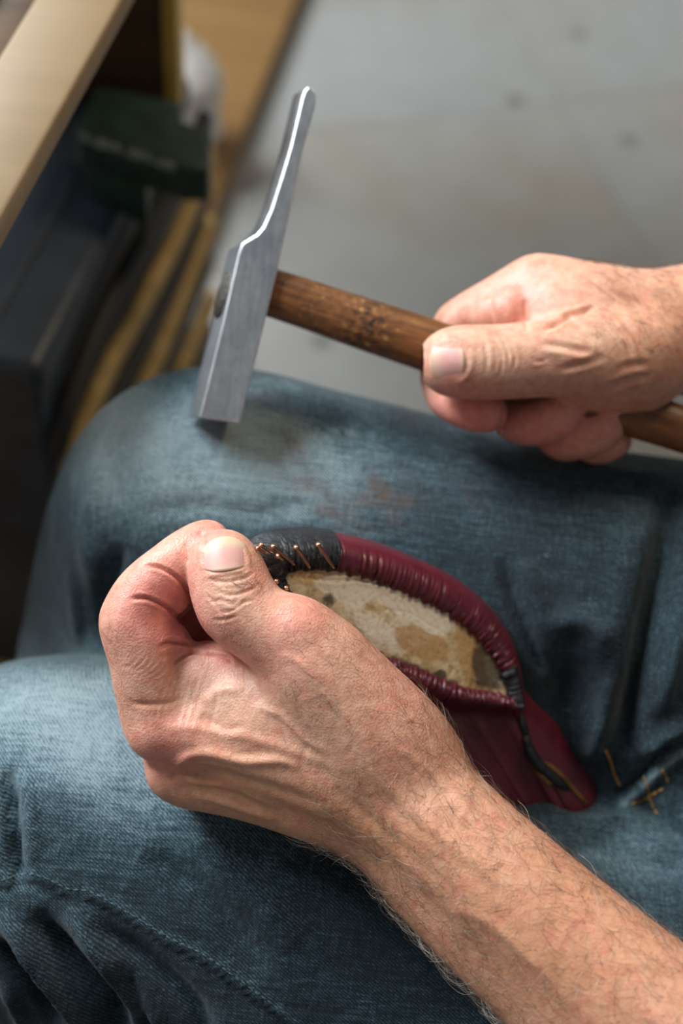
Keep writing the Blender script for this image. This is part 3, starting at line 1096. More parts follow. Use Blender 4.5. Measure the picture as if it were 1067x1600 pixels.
# middle
rf.chain([R(880, 455, 32, 12), R(800, 520, 42, 10.5), R(775, 590, 40, 10), R(800, 650, 24, 9.6), R(840, 660, 10, 9.4), R(882, 646, 4, 8.8)], 0.004, 4)
# ring
rf.chain([R(922, 478, 46, 11.5), R(870, 545, 52, 10), R(850, 620, 46, 9.8), R(872, 682, 28, 9.3), R(912, 680, 14, 9), R(950, 662, 9, 8.4)], 0.004, 4)
# little
rf.chain([R(962, 505, 56, 10.5), R(920, 580, 58, 9), R(905, 650, 50, 8.5), R(925, 694, 34, 8), R(963, 688, 20, 7.4)], 0.004, 4)
V, Q = rf.mesh(3)
rs = Sculpt(V, Q)
S = rs.stroke
cq = lambda pts: [(620 + x / 2.387, 360 + y / 2.387) for x, y in pts]
S(cq([(478, 255), (480, 300), (486, 376)]), 3.5, -1.4, .2)
S(cq([(350, 250), (352, 310), (360, 360)]), 4, -.7, .3)
S(cq([(545, 372), (600, 345), (630, 325), (690, 305), (740, 290)]), 4, -2.2, .2, side=.25)
S(cq([(620, 325), (635, 320), (650, 315)]), 3.5, -1.5, .2)
for pts in ([(355, 395), (385, 440), (390, 500), (375, 560)], [(385, 395), (412, 450), (415, 510)], [(325, 410), (335, 470), (330, 540)],
            [(365, 420), (372, 480), (365, 530)], [(420, 430), (440, 470), (430, 530)], [(500, 470), (520, 490), (560, 480)]):
    S(cq(pts), 2.6, -.5, .25, side=.4)
for pts in ([(540, 420), (640, 440), (760, 470)], [(600, 520), (680, 500), (780, 470)], [(640, 330), (700, 380), (760, 420)],
            [(780, 300), (840, 330), (900, 420), (940, 470)], [(800, 360), (850, 400), (880, 480)], [(860, 280), (930, 330), (980, 360)],
            [(820, 520), (880, 500), (940, 500)], [(760, 600), (860, 560), (960, 540)]):
    S(cq(pts), 5, -.7, .3, side=.5)
S(cq([(620, 130), (720, 160), (800, 210), (900, 250), (1020, 300)]), 8, .9, .25)
S(cq([(640, 200), (740, 240), (840, 270)]), 6, .7, .25)
S(cq([(520, 440), (640, 470), (760, 460)]), 8, .6, .25)
S(cq([(400, 640), (400, 700), (395, 750)]), 4, -1.2, .2)
S(cq([(455, 690), (470, 715), (465, 745)]), 3, -.8, .2)
S(cq([(270, 440), (282, 490), (262, 545), (220, 572)]), 4, .6, .2)
S(cq([(140, 430), (180, 408), (230, 412), (265, 438)]), 4, .5, .2)
rs.blob(*cq([(185, 490)])[0], 22, 26, -.6)
rs.blob(*cq([(612, 665)])[0], 5, 7, .8)
rs.apply()
P = rs.paint
P(1, 1067, 490, 120, 120, .6); P(1, 980, 560, 70, 60, .25)
P(0, 760, 460, 90, 40, .45); P(0, 830, 470, 30, 60, .3); P(0, 700, 566, 40, 40, .35); P(0, 830, 670, 160, 45, .8); P(0, 720, 640, 70, 40, .6)
P(2, 780, 560, 60, 30, .3); P(2, 900, 530, 80, 25, .35)
rV, rQ, rT = rs.V, rs.Q, rs.tone
rw = to_world(rV)
BV_right = BVHTree.FromPolygons([tuple(v) for v in rw], [tuple(q) for q in rQ.tolist()])
rN = rs.N @ CM3.T

# ---------------------------------------------------------------- upper body (outside the picture): upper arms under a shirt
elbL = Vector(to_world(C(1320, 1900, .50))); elbR = Vector(to_world(C(1400, 445, .665)))
shL = Vector((0.46, 0.17, 0.98)); shR = Vector((0.46, 0.68, 0.98))
pelvis = Vector((0.40, 0.45, 0.50)); chest = Vector((0.46, 0.43, 0.92)); neck = Vector((0.44, 0.43, 1.08))
bf = Field((0.10, -0.10, 0.30), (0.80, 0.95, 1.32), 0.008)
for sh, el in ((shL, elbL), (shR, elbR)):
    bf.cone(el, el.lerp(sh, .5), .040, .046, .02); bf.cone(el.lerp(sh, .5), sh, .046, .055, .02)
bf.cone(to_world(C(1285, 470, .670)), elbR, .036, .041, .02)
bf.cone(pelvis, chest, .12, .125, .05); bf.cone(chest, neck, .10, .055, .05); bf.cone(shL, shR, .06, .06, .05)
bf.cone(neck, neck + Vector((-.03, 0, .06)), .055, .055, .02)
V, Q = bf.mesh(1)
V3 = np.vstack([lw, rw, V]); o1 = len(lw); o2 = o1 + len(rw)
Q3 = np.vstack([lQ, rQ + o1, Q + o2])
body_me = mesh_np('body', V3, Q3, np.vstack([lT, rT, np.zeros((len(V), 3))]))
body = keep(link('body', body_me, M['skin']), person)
body['label'] = 'bare hands and hairy tanned forearms'
sf = Field((0.10, -0.14, 0.30), (0.80, 0.99, 1.30), 0.008)
for sh, el in ((shL, elbL), (shR, elbR)):
    sf.cone(el.lerp(sh, .35), el.lerp(sh, .6), .056, .06, .02); sf.cone(el.lerp(sh, .6), sh, .06, .068, .02)
sf.cone(pelvis, chest, .135, .14, .05); sf.cone(chest, neck - Vector((0, 0, .03)), .115, .055, .05); sf.cone(shL, shR, .075, .075, .05)
V, Q = sf.mesh(2)
keep(link('shirt', mesh_np('shirt', V, Q), M['shirt']), person)['label'] = 'plain dark shirt'

# ---------------------------------------------------------------- fingernails
def nail(px, py, ax, wid, lng, bv, arch, tipcol, name='fingernail', droop=0.10):
    c, nr = hit(bv, px, py)
    # average the skin direction around the nail
    acc = Vector((0, 0, 0))
    for dx in (-14, 0, 14):
        for dy in (-12, 0, 12):
            p_, n_ = hit(bv, px + dx, py + dy)
            if n_ is not None and (p_ - c).length < 0.02: acc += n_
    nr = acc.normalized()
    u = Vector(CM3 @ np.array([ax[0], -ax[1], 0.0]))
    u = (u - nr * u.dot(nr)).normalized()
    sd = nr.cross(u)
    VV, FF, TT = [], [], []
    nu, nv = 15, 13
    for layer in (0, 1):
        for i in range(nu):
            t = i / (nu - 1) * 2 - 1
            for j in range(nv):
                s_ = j / (nv - 1) * 2 - 1
                # rounded outline: superellipse
                ww = wid / 2 * (1 - 0.22 * max(0, -t) ** 3 - 0.10 * max(0, t) ** 4) * (max(0.0, 1 - abs(t) ** 7)) ** .5 if abs(t) < 1 else wid * .30
                ll = t * lng / 2 * (1 - (0.16 if t > 0 else 0.20) * s_ * s_)
                th = s_ * ww / arch
                p = c + u * ll + sd * (arch * math.sin(th)) + nr * (arch * (math.cos(th) - 1) - droop * lng * (t * .5 + .1) ** 2 + 0.0008 - 0.0007 * max(0, -t) - layer * 0.0012)
                VV.append(p)
                TT.append((tipcol * min(1, max(0, (t - 0.22 + 0.12 * s_ * s_) / .4)) + .6 * max(0, (-t - .6) / .4), 0, 0))
    n1 = nu * nv
    for i in range(nu - 1):
        for j in range(nv - 1):
            a = i * nv + j
            FF.append((a, a + 1, a + nv + 1, a + nv))
            FF.append((n1 + a, n1 + a + nv, n1 + a + nv + 1, n1 + a + 1))
    ring = [j for j in range(nv)] + [i * nv + nv - 1 for i in range(1, nu)] + [(nu - 1) * nv + j for j in range(nv - 2, -1, -1)] + [i * nv for i in range(nu - 2, 0, -1)]
    for q in range(len(ring)):
        a, b = ring[q], ring[(q + 1) % len(ring)]
        FF.append((a, n1 + a, n1 + b, b))
    me = mesh_np(name, np.array([list(v) for v in VV]), np.array(FF), np.array(TT))
    o = link(name, me, M['nail'], None)
    o.parent = body
    return o


nail(*cp([(563, 226)])[0], (-0.12, -1.0), 0.0212, 0.0152, BV_left, 0.0125, 0.85)['label'] = 'pale thumbnail'
nail(*cq([(186, 490)])[0], (-1.0, 0.04), 0.0225, 0.0165, BV_right, 0.0125, 0.5)['label'] = 'pink thumbnail'

# ---------------------------------------------------------------- body hair
def grow(Vw, Nw, Tpx, region, count, dirpx, lmin, lmax, dmax, VV, FF, CC, grey=0.15, rad=0.00006, lift=0.55, wild=0.5):
    ids = np.nonzero(region)[0]
    pick = rng.choice(ids, count)
    for i in pick:
        p = Vw[i]; n_ = Nw[i]
        d = CM3 @ np.array([dirpx[0], -dirpx[1], 0.0])
        d = d + rng.normal(0, wild, 3)
        d = d - n_ * (d @ n_); d /= np.linalg.norm(d) + 1e-9
        ln = rng.uniform(lmin, lmax)
        side = np.cross(n_, d) * rng.normal(0, 0.35)
        up = lift * rng.uniform(.5, 1.3)
        pts = []
        for t in np.linspace(0, 1, 6):
            pts.append(p + ln * (d * t + side * t * t + n_ * up * (t - 0.75 * t * t)) - n_ * 0.0002)
        v, f = tube_np(pts, rad * np.array([1.1, 1.1, 1.0, .9, .75, .4]), 3, False)
        b = len(VV)
        VV.extend(v.tolist()); FF.extend([tuple(q + b for q in g) for g in f])
        c_ = (0.55, 0.50, 0.44) if rng.random() < grey else tuple(np.array([0.095, 0.052, 0.028]) * rng.uniform(.5, 2.0))
        CC.extend([c_] * len(v))


VV, FF, CC = [], [], []
x, y = ls.px[:, 0], ls.px[:, 1]
vis = ls.face > 0.02
along = (x - 560) * .73 + (y - 1240) * .68
grow(lw, lN, None, vis & (along > -30) & (x < 1090) & (y < 1640), 1500, (-.55, -.15), .007, .015, 0, VV, FF, CC, .14, .00005, .5, .55)
perp = (x - 640) * .68 - (y - 1280) * .73
grow(lw, lN, None, (ls.face > 0) & (ls.face < .8) & (along > 0) & (perp > 0) & (x < 1090) & (y < 1640), 110, (-.6, -.2), .006, .011, 0, VV, FF, CC, .03, .000045, .5, .6)
grow(lw, lN, None, (ls.face > 0) & (ls.face < .8) & (perp < 0) & (along > 0) & (x < 1090) & (y < 1640), 300, (-.5, .15), .008, .015, 0, VV, FF, CC, .55, .00005, .7, .7)
grow(lw, lN, None, vis & (along < 0) & (x > 440) & (y > 945) & (y < 1180) & (-lV[:, 2] < .60), 200, (-.7, -.3), .006, .012, 0, VV, FF, CC, .06, .000045, .4, .6)
grow(lw, lN, None, vis & (np.hypot((x - 392) / 22, (y - 915) / 9) < 1) & (-lV[:, 2] < .59), 26, (-.8, -.2), .004, .007, 0, VV, FF, CC, .05, .00005, .4, .5)
grow(lw, lN, None, vis & (np.hypot((x - 178) / 12, (y - 1000) / 30) < 1), 18, (-.1, -.6), .004, .007, 0, VV, FF, CC, .05, .00005, .5, .5)
grow(lw, lN, None, (ls.face > -1) & (np.hypot((x - 190) / 12, (y - 1070) / 35) < 1), 22, (-.4, .3), .004, .008, 0, VV, FF, CC, .05, .00005, .6, .6)
hair = link('arm_hair', mesh_np('arm_hair', np.array(VV), np.array(FF), np.array(CC)), M['hair'], None)
hair.parent = body
tag(hair, 'fine dark and grey hairs on the left forearm', None, None, 'stuff')
VV, FF, CC = [], [], []
x, y = rs.px[:, 0], rs.px[:, 1]
grow(rw, rN, None, (rs.face > -.5) & (x > 930) & (x < 1090) & (y < 560), 500, (-.6, -.2), .006, .012, 0, VV, FF, CC, .1, .00006, .6, .6)
grow(rw, rN, None, (rs.face < .4) & (x > 690) & (x < 760) & (y < 490), 40, (-.6, -.3), .004, .007, 0, VV, FF, CC, .05, .00005, .6, .6)
hair2 = link('arm_hair', mesh_np('arm_hair', np.array(VV), np.array(FF), np.array(CC)), M['hair'], None)
hair2.parent = body
tag(hair2, 'fine hairs on the right wrist', None, None, 'stuff')

# ================================================================== HAMMER
DH = 0.655
hammer = empty('hammer', PW(560, 480, 0.66))
tag(hammer, 'shoemaker hammer with steel head and worn wooden handle held in the right hand', 'hammer')
left_edge = [(311, 652), (345, 515), (372, 396), (378, 380), (388, 374), (402, 366), (412, 354), (424, 326), (440, 276), (454, 229), (466, 178), (472, 152), (476, 141)]
tip = [(482, 135), (489, 138), (494, 148)]
right_edge = [(493, 165), (484, 198), (472, 240), (455, 325), (433, 427), (404, 545), (376, 661)]
outline = left_edge + tip + right_edge
# the head leans a little: its top is further away than its face
hd = lambda px, py: C(px, py, DH + 0.004 - 0.00001 * (py - 400))
front = [hd(*p) for p in outline]
back_off = np.array([-0.0075, 0.0010, -0.022])
def back(p, q):
    f = 1.0 if q[1] > 370 else 0.85
    return p + back_off * f
nF = len(front)
ctr_bias = 0.0012
VVh, FFh = [], []
for p in front: VVh.append(p)
# a middle line makes the slanting facet along the peen
for i, (p, q) in enumerate(zip(front, outline)):
    if i < len(left_edge) and q[1] < 370:
        VVh.append(p + np.array([-0.0050, 0.0012, -0.0090]))
    else:
        VVh.append(p + back_off * .5)
for i, (p, q) in enumerate(zip(front, outline)):
    VVh.append(p + (np.array([-0.0056, 0.0012, -0.019]) if (i < len(left_edge) and q[1] < 370) else back_off * (1 if q[1] > 370 else .86)))
FFh.append(tuple(range(nF))); FFh.append(tuple(range(3 * nF - 1, 2 * nF - 1, -1)))
for i in range(nF):
    j = (i + 1) % nF
    FFh.append((j, i, nF + i, nF + j))
    FFh.append((nF + j, nF + i, 2 * nF + i, 2 * nF + j))
me = mesh_py('hammer_head', [to_world(v) for v in VVh], FFh)
import bmesh
bm = bmesh.new(); bm.from_mesh(me); bmesh.ops.recalc_face_normals(bm, faces=bm.faces); bm.to_mesh(me); bm.free()
head = keep(link('hammer_head', me, M['steel']), hammer)
bevel(head, 0.0016, 4, 35)
wn = head.modifiers.new('wn', 'WEIGHTED_NORMAL'); wn.keep_sharp = False
head['label'] = 'polished steel head with thin curved peen'
# handle
ha, hb = C(421, 457, 0.6715), C(1130, 693, 0.670)
hdir = (hb - ha) / np.linalg.norm(hb - ha)
hl = np.linalg.norm(hb - ha)
hu = np.cross([0, 0, 1.0], hdir); hu /= np.linalg.norm(hu); hv = np.cross(hdir, hu)
nr_, na = 60, 28
HV, HT = [], []
for i in range(nr_ + 1):
    t = i / nr_
    rad = np.interp(t, [0, .1, .3, .5, .75, .95, 1], [.0112, .0115, .0124, .0126, .0116, .0105, .006])
    for j in range(na):
        a = 2 * math.pi * j / na
        ca, sa = math.cos(a), math.sin(a)
        e = 1 / ((abs(ca) ** 2.6 + abs(sa) ** 2.6) ** (1 / 2.6))
        wob = 1 + 0.012 * math.sin(9 * t + 3 * a) + 0.01 * math.sin(23 * t + a)
        HV.append(ha + hdir * hl * t + (hu * ca + hv * sa * 0.86) * rad * e * wob)
        pit = math.exp(-((t - .22) / .055) ** 2) + .5 * math.exp(-((t - .10) / .03) ** 2)
        HT.append((min(1, pit), 0, 0))
HF = [(i * na + j, i * na + (j + 1) % na, (i + 1) * na + (j + 1) % na, (i + 1) * na + j) for i in range(nr_) for j in range(na)]
V_ = np.array(HV)
ends = [V_[:na].mean(0), V_[-na:].mean(0)]
hm = mesh_np('handle', to_world(V_), np.array(HF), np.array(HT))
# object axes along the grain so that the wood figure follows the handle
hmat = np.eye(4); hmat[:3, 0] = CM3 @ hdir; hmat[:3, 1] = CM3 @ hu; hmat[:3, 2] = CM3 @ hv; hmat[:3, 3] = to_world(ha)
HM = Matrix(hmat.tolist())
hm.transform(HM.inverted())
bm = bmesh.new(); bm.from_mesh(hm)
bmesh.ops.holes_fill(bm, edges=[e for e in bm.edges if e.is_boundary], sides=0)
bmesh.ops.recalc_face_normals(bm, faces=bm.faces); bm.to_mesh(hm); bm.free()
handle = link('handle', hm, M['handle'])
handle.parent = hammer
handle.matrix_world = HM
handle.matrix_parent_inverse = Matrix.Identity(4)
handle.matrix_basis = Matrix.Translation(-hammer.location) @ HM
handle['label'] = 'dark worn wooden handle, chipped near the head'
# end of the handle with its wedge showing in the eye on the outer side of the head
def on_side(px, py, s_):   # point on the left side of the head: px,py on its front edge, s_ 0..1 towards the back
    return hd(px, py) + back_off * s_ + np.array([-0.0003, 0.0, 0.0])
VVw, FFw = [], []
eye = []
for a in np.linspace(0, 2 * math.pi, 20, endpoint=False):
    t = .5 + .5 * math.sin(a); s_ = .5 + .36 * math.cos(a)
    e0, e1 = np.array([366.5, 420]), np.array([350, 494])
    q = e0 * (1 - t) + e1 * t
    eye.append(on_side(q[0], q[1], s_))
nvec = np.cross(eye[5] - eye[0], eye[10] - eye[0]); nvec /= np.linalg.norm(nvec)
if nvec[0] > 0: nvec = -nvec
ev = [to_world(p + nvec * 0.0008 * (1 + .5 * math.sin(3 * i))) for i, p in enumerate(eye)] + [to_world(p - nvec * 0.0015) for p in eye]
ev.append(to_world(np.mean(eye, 0) + nvec * 0.0014))
ef = [(20 + i, 20 + (i + 1) % 20, (i + 1) % 20, i) for i in range(20)] + [(i, (i + 1) % 20, 40) for i in range(20)]
keep(link('handle_wedge', mesh_py('handle_wedge', ev, ef), M['wedge']), hammer)

# ================================================================== SHOE, sole side up on the lap
shoe = empty('shoe', PW(620, 1000, 0.66))
tag(shoe, 'half-made burgundy leather shoe lying sole up with bare cream insole and black toe', 'shoe')
SA = C(432, 905, 0.592); SB = C(806, 1100, 0.648)
ex = (SB - SA); SL = np.linalg.norm(ex); ex /= SL
# insole plane: across direction from the picture, tilted
acr = C(700, 950, 0.632) - C(640, 1062, 0.622)
ey = acr - ex * (acr @ ex); ey /= np.linalg.norm(ey)
ez = np.cross(ex, ey)                                  # out of the sole, towards the photographer
if ez[2] < 0: ez = -ez
depth_ax = C(915, 1285, 0.672) - SB                    # from the sole down to the top line
def plane_pt(px, py):
    r = C(px, py, 1.0)
    t = (SA @ ez) / (r @ ez)
    q = r * t - SA
    return np.array([q @ ex, q @ ey])
up_px = [(432, 905), (440, 886), (470, 879), (500, 878), (530, 884), (590, 901), (650, 926), (700, 952), (745, 988), (775, 1022), (795, 1060), (805, 1092)]
lo_px = [(806, 1102), (790, 1096), (765, 1090), (740, 1087), (715, 1081), (690, 1071), (655, 1056), (620, 1042), (580, 1026), (530, 1000), (480, 965), (445, 932)]
OUT = cr(np.array([plane_pt(*p) for p in up_px + lo_px] + [plane_pt(*up_px[0])]), 8)[:-1]
nO = len(OUT)
par = np.arange(nO) / nO
def sm_(a, n=7):
    w_ = np.hanning(2 * n + 3)[1:-1]; w_ /= w_.sum()
    return np.convolve(np.concatenate([a[-n:], a, a[:n]]), w_, 'valid')
frac_up = len(up_px) / (len(up_px) + len(lo_px))
# outward directions in the sole plane
T_ = np.roll(OUT, -1, 0) - np.roll(OUT, 1, 0)
T_ /= np.linalg.norm(T_, axis=1, keepdims=True)
NO = np.stack([T_[:, 1], -T_[:, 0]], 1)
cen = OUT.mean(0)
if ((OUT - cen) * NO).sum() < 0: NO = -NO
for _ in range(6):
    NO = (np.roll(NO, 1, 0) + NO * 2 + np.roll(NO, -1, 0)); NO /= np.linalg.norm(NO, axis=1, keepdims=True)
upx = lambda p2, z: SA + ex * p2[0] + ey * p2[1] + ez * z
# margin width per place: broad at the far side, narrow at the heel
key_p = np.array([0, 3, 5, 8, 9.5, 11, 12, 14, 17, 20, 23, 24]) / 24
key_m = np.array([14, 14, 15.5, 17, 13, 5, 3.0, 6, 9, 10, 12, 14]) * .001
marg = np.interp(par, key_p, key_m)
key_r = np.array([13, 13, 13, 12, 10, 7, 5, 10, 13, 13, 13, 13]) * .001
rise = np.interp(par, key_p, key_r)
# how far the wall follows the heel-to-top-line axis
wall = np.interp(par, key_p, np.array([.45, .45, .45, .7, .95, 1, 1, .95, .75, .6, .5, .45]))
prof = [(-0.02, -.0015), (0.0, .0012), (.12, .0030), (.30, .0030), (.52, .0016), (.72, -.0015), (.88, -.0055), (.97, -.0095), (1.0, -.013)]
walls = [.12, .25, .4, .55, .7, .85, 1.0]
rows = []
prng = np.random.default_rng(5)
pl = np.zeros(nO)
for f_, a_ in ((31, .5), (47, .7), (66, .8), (83, .6)):
    pl += a_ * np.sin(2 * np.pi * f_ * par + prng.uniform(0, 6))
pl = np.convolve(np.concatenate([pl[-2:], pl, pl[:2]]), [.1, .2, .4, .2, .1], 'valid')
pl = pl / np.abs(pl).max()
UPN = 8      # refine round the outline for the pleats
def refine(a):
    i = np.arange(nO * UPN) / UPN
    b0 = i.astype(int) % nO; t = (i - i.astype(int))
    return a[b0] * ((1 - t) if a.ndim == 1 else (1 - t)[:, None]) + a[(b0 + 1) % nO] * (t if a.ndim == 1 else t[:, None])
marg, rise, wall = sm_(marg), sm_(rise), sm_(wall)
OUTr, NOr, mr, rr, wr_ = refine(OUT), refine(NO), refine(marg), refine(rise), refine(wall)
nR = nO * UPN
parr = np.arange(nR) / nR
plr = np.zeros(nR)
for f_, a_ in ((57, .6), (83, .8), (117, .8), (151, .5)):
    plr += a_ * np.sin(2 * np.pi * f_ * parr + prng.uniform(0, 6) + 1.5 * np.sin(2 * np.pi * 5 * parr))
plr /= np.abs(plr).max()
rows3 = []
nP = 190
pc = prng.uniform(0, 1, nP)
pw = prng.uniform(.0007, .0021, nP)
near_side = (pc > .5) & (pc < .85)
toe_side = (pc > .86) | (pc < .155)
pa = prng.uniform(.0003, .0010, nP) * np.where(near_side, 2.2, 1.0) * np.where(toe_side, 1.5, 1.0)
pe = prng.uniform(.14, .36, nP) * np.where(near_side, 2.4, 1.0) * np.where(toe_side, 2.2, 1.0)
psl = prng.uniform(-.006, .006, nP) + np.where(toe_side, .02, 0)
def pleat_row(m):
    d = np.abs(parr[None] - (pc + psl * m)[:, None])
    d = np.minimum(d, 1 - d)
    f = np.exp(-(max(m, 0) / pe) ** 2) * pa
    return -(f[:, None] * (np.exp(-(d / pw[:, None]) ** 2) - .5 * np.exp(-((d - 2 * pw[:, None]) / pw[:, None]) ** 2))).sum(0)
for (m, z) in prof:
    plz = pleat_row(m)
    inner = -0.0016 * (m < .05) * (1 + plr)
    q = OUTr + NOr * (mr * m + inner)[:, None]
    zz = z * (rr / .013) if z < 0 else np.full(nR, z)
    rows3.append(np.array([upx(q[i], zz[i] + plz[i]) for i in range(nR)]))
base = rows3[-1]
for w in walls:
    heel = np.exp(-((parr * 24 - 10.6) / 1.5) ** 2) * .014 * math.sin(min(1.0, w * 1.15) * math.pi / 2)
    pinch = (heel - 0.10 * w * w * mr)[:, None] * (NOr[:, :1] * ex + NOr[:, 1:] * ey)
    rows3.append(base + depth_ax * (w * wr_)[:, None] + pinch)
G = np.array(rows3)          # rows x nR x 3
nrow = len(G)
Vs = to_world(G.reshape(-1, 3))
def band(name, i0, i1, mat, r0=0, r1=None, lift=0.0):
    """piece of the upper between two places of the outline"""
    r1 = nrow if r1 is None else r1
    idx = [i % nR for i in range(i0, i1 + 1)]
    VV, FF = [], []
    g = G[r0:r1][:, idx]
    if lift:
        du = np.gradient(g, axis=0); dv = np.gradient(g, axis=1)
        nn = np.cross(dv, du); nn /= np.linalg.norm(nn, axis=2, keepdims=True) + 1e-12
        if (nn[:3] @ ez).mean() < 0: nn = -nn
        g = g + nn * lift
    n_, m_ = g.shape[:2]
    F = [(a * m_ + b, a * m_ + b + 1, (a + 1) * m_ + b + 1, (a + 1) * m_ + b) for a in range(n_ - 1) for b in range(m_ - 1)]
    F = np.array(F)
    fn = np.cross(g[0, 1] - g[0, 0], g[1, 0] - g[0, 0])
    me = mesh_np(name, to_world(g.reshape(-1, 3)), F)
    bm = bmesh.new(); bm.from_mesh(me); bmesh.ops.recalc_face_normals(bm, faces=bm.faces); bm.to_mesh(me); bm.free()
    o = keep(link(name, me, mat), shoe)
    sd = o.modifiers.new('thick', 'SOLIDIFY'); sd.thickness = 0.0012; sd.offset = 0
    return o
at_par = lambda key: int(round(key / 24 * nR))
band('leather_upper', at_par(3.75), at_par(11.95), M['burgundy'])['label'] = 'burgundy leather gathered over the far edge'
band('leather_upper', at_par(12.0), at_par(20.5), M['burgundy'])['label'] = 'burgundy leather gathered over the near edge'
band('toe_leather', at_par(20.3), at_par(24 + 3.8), M['black_leather'], lift=.0006)['label'] = 'black crinkled leather round the toe'
band('heel_strip', at_par(9.6), at_par(12.35), M['black_leather'], 0, 4, lift=.0008)
band('back_strip', at_par(11.80), at_par(12.12), M['black_leather'], lift=.0006)['label'] = 'black strip down the back of the heel'
# insole board, slightly domed, with a rib along its edge, torn paper and glue
rings = list(np.linspace(1.012, 0.001, 36))
Oi = OUTr[::6]; nI = len(Oi)
Vi = []
for r_ in rings:
    for i in range(nI):
        q = cen + (Oi[i] - cen) * r_
        Vi.append(upx(q, .0012 * (1 - r_ * r_) - .0003))
Vi = np.array(Vi)
Fi = [(a * nI + b, a * nI + (b + 1) % nI, (a + 1) * nI + (b + 1) % nI, (a + 1) * nI + b) for a in range(len(rings) - 1) for b in range(nI)]
Fi = np.array(Fi)
if (normals(Vi, Fi) @ ez).mean() < 0: Fi = Fi[:, ::-1]
isx = Sculpt(Vi, Fi)
ci = lambda pts: [(340 + x / 2.134, 780 + y / 2.134) for x, y in pts]
isx.stroke(ci([(240, 262), (310, 262), (390, 272), (470, 268), (560, 285), (640, 305), (700, 310)]), 2.5, -1.2, .1, side=.4)
isx.stroke(ci([(740, 330), (755, 400), (780, 450), (790, 520), (770, 600)]), 2.5, -.5, .1, side=.4)
isx.stroke(ci([(560, 370), (640, 380), (720, 430), (775, 460)]), 2.2, -.2, .2, side=.3)
isx.stroke(ci([(850, 520), (860, 570), (840, 640)]), 2.2, -.4, .2, side=.5)
isx.blob(*ci([(590, 555)])[0], 10, 5, 1.5); isx.blob(*ci([(625, 585)])[0], 8, 5, 1.2)
isx.apply()
ip = lambda ch, x, y, rx, ry, a, rot=0, p=2.0: isx.paint(ch, *ci([(x, y)])[0], rx, ry, a, rot, power=p)
ip(1, 640, 345, 62, 26, .95, .45, 5); ip(1, 430, 300, 60, 22, .7, .2, 4); ip(1, 720, 400, 34, 24, .8, .7, 5)
ip(1, 500, 400, 50, 22, .5, .5, 4); ip(1, 560, 480, 40, 24, .4, .5, 3)
ip(2, 680, 480, 50, 26, .8, .4, 5); ip(2, 840, 500, 22, 60, .8, -.2, 5); ip(2, 500, 355, 14, 9, .8); ip(2, 780, 360, 26, 16, .8, .8, 4); ip(2, 900, 620, 50, 20, .5)
ip(2, 290, 215, 60, 10, .5, .1); ip(2, 470, 220, 60, 10, .6, .2)
ip(0, 370, 335, 17, 15, .75, .3); ip(0, 900, 560, 30, 44, 1.0, -.3, 3); ip(0, 940, 500, 14, 50, .6, -.5)
ip(0, 600, 572, 44, 14, 1.0, .4); ip(0, 680, 598, 40, 12, 1.0, .3); ip(0, 470, 440, 40, 12, .5, .5); ip(0, 440, 250, 60, 5, .5, .05); ip(0, 742, 590, 9, 13, 1.0, .5, 4); ip(0, 785, 612, 18, 10, .6)
ip(0, 640, 545, 40, 10, .4, .4); ip(0, 210, 255, 14, 16, .7); ip(0, 560, 250, 50, 6, .5, .25); ip(0, 690, 300, 30, 6, .5, .5); ip(0, 790, 360, 40, 6, .6, .8)
insole = keep(link('insole', mesh_np('insole', to_world(isx.V), isx.Q, isx.tone), M['insole']), shoe)
insole['label'] = 'cream insole board with torn paper, glue and dark stains'
sd = insole.modifiers.new('thick', 'SOLIDIFY'); sd.thickness = 0.002; sd.offset = -1
# body of the shoe inside the leather: the wooden last
lastV = []
for g in (G[5], G[7], G[10], G[12]):
    lastV.append(g - (g - g.mean(0)) * .16 - ez * .004)
lastV = np.array(lastV); nl = lastV.shape[1]
LF = [(a * nl + b, a * nl + (b + 1) % nl, (a + 1) * nl + (b + 1) % nl, (a + 1) * nl + b) for a in range(3) for b in range(nl)]
lm = mesh_py('last', to_world(lastV.reshape(-1, 3)), LF + [tuple(range(nl))[::-1], tuple(range(3 * nl, 4 * nl))])
keep(link('last', lm, M['bench_dark']), shoe)
# gold-edged opening at the back
def tube_obj(name, pts, rad, mat, parent, n=8):
    v, f = tube_np(pts, rad, n)
    return keep(link(name, mesh_py(name, v, f), mat), parent)
BV_shoe = None
vs_, fs_ = [], []
for o in [c for c in bpy.data.objects if c.parent == shoe and c.name.startswith(('leather_upper', 'toe_leather', 'back_strip', 'heel_strip'))]:
    b = len(vs_)
    vs_ += [v.co.copy() for v in o.data.vertices]
    fs_ += [tuple(i + b for i in p.vertices) for p in o.data.polygons]
BV_shoe = BVHTree.FromPolygons(vs_, fs_)
cs = lambda pts: [(560 + x / 2.105, 1000 + y / 2.105) for x, y in pts]
for nm, ln, rad, mt in (('lining_edge', [(562, 395), (585, 430), (620, 465), (665, 495)], .0011, 'rim'),
                        ('lining_edge', [(600, 395), (640, 425), (680, 465), (715, 505), (750, 540)], .0012, 'rim'),
                        ('lining_fold', [(545, 330), (565, 375), (600, 420), (650, 462), (690, 490)], .0030, 'black_leather'),
                        ('lining_fold', [(530, 240), (540, 290), (552, 340), (575, 385)], .0022, 'black_leather')):
    P_ = [hit(BV_shoe, *q, .0006)[0] for q in cr(np.array(cs(ln)), 6)]
    P_ = [p for p in P_ if p is not None]
    if len(P_) > 2:
        rads = rad * np.clip(np.sin(np.linspace(.25, math.pi - .25, len(P_))) * 1.4, .3, 1)
        tube_obj(nm, np.array([list(p) for p in P_]), rads, M[mt], shoe)
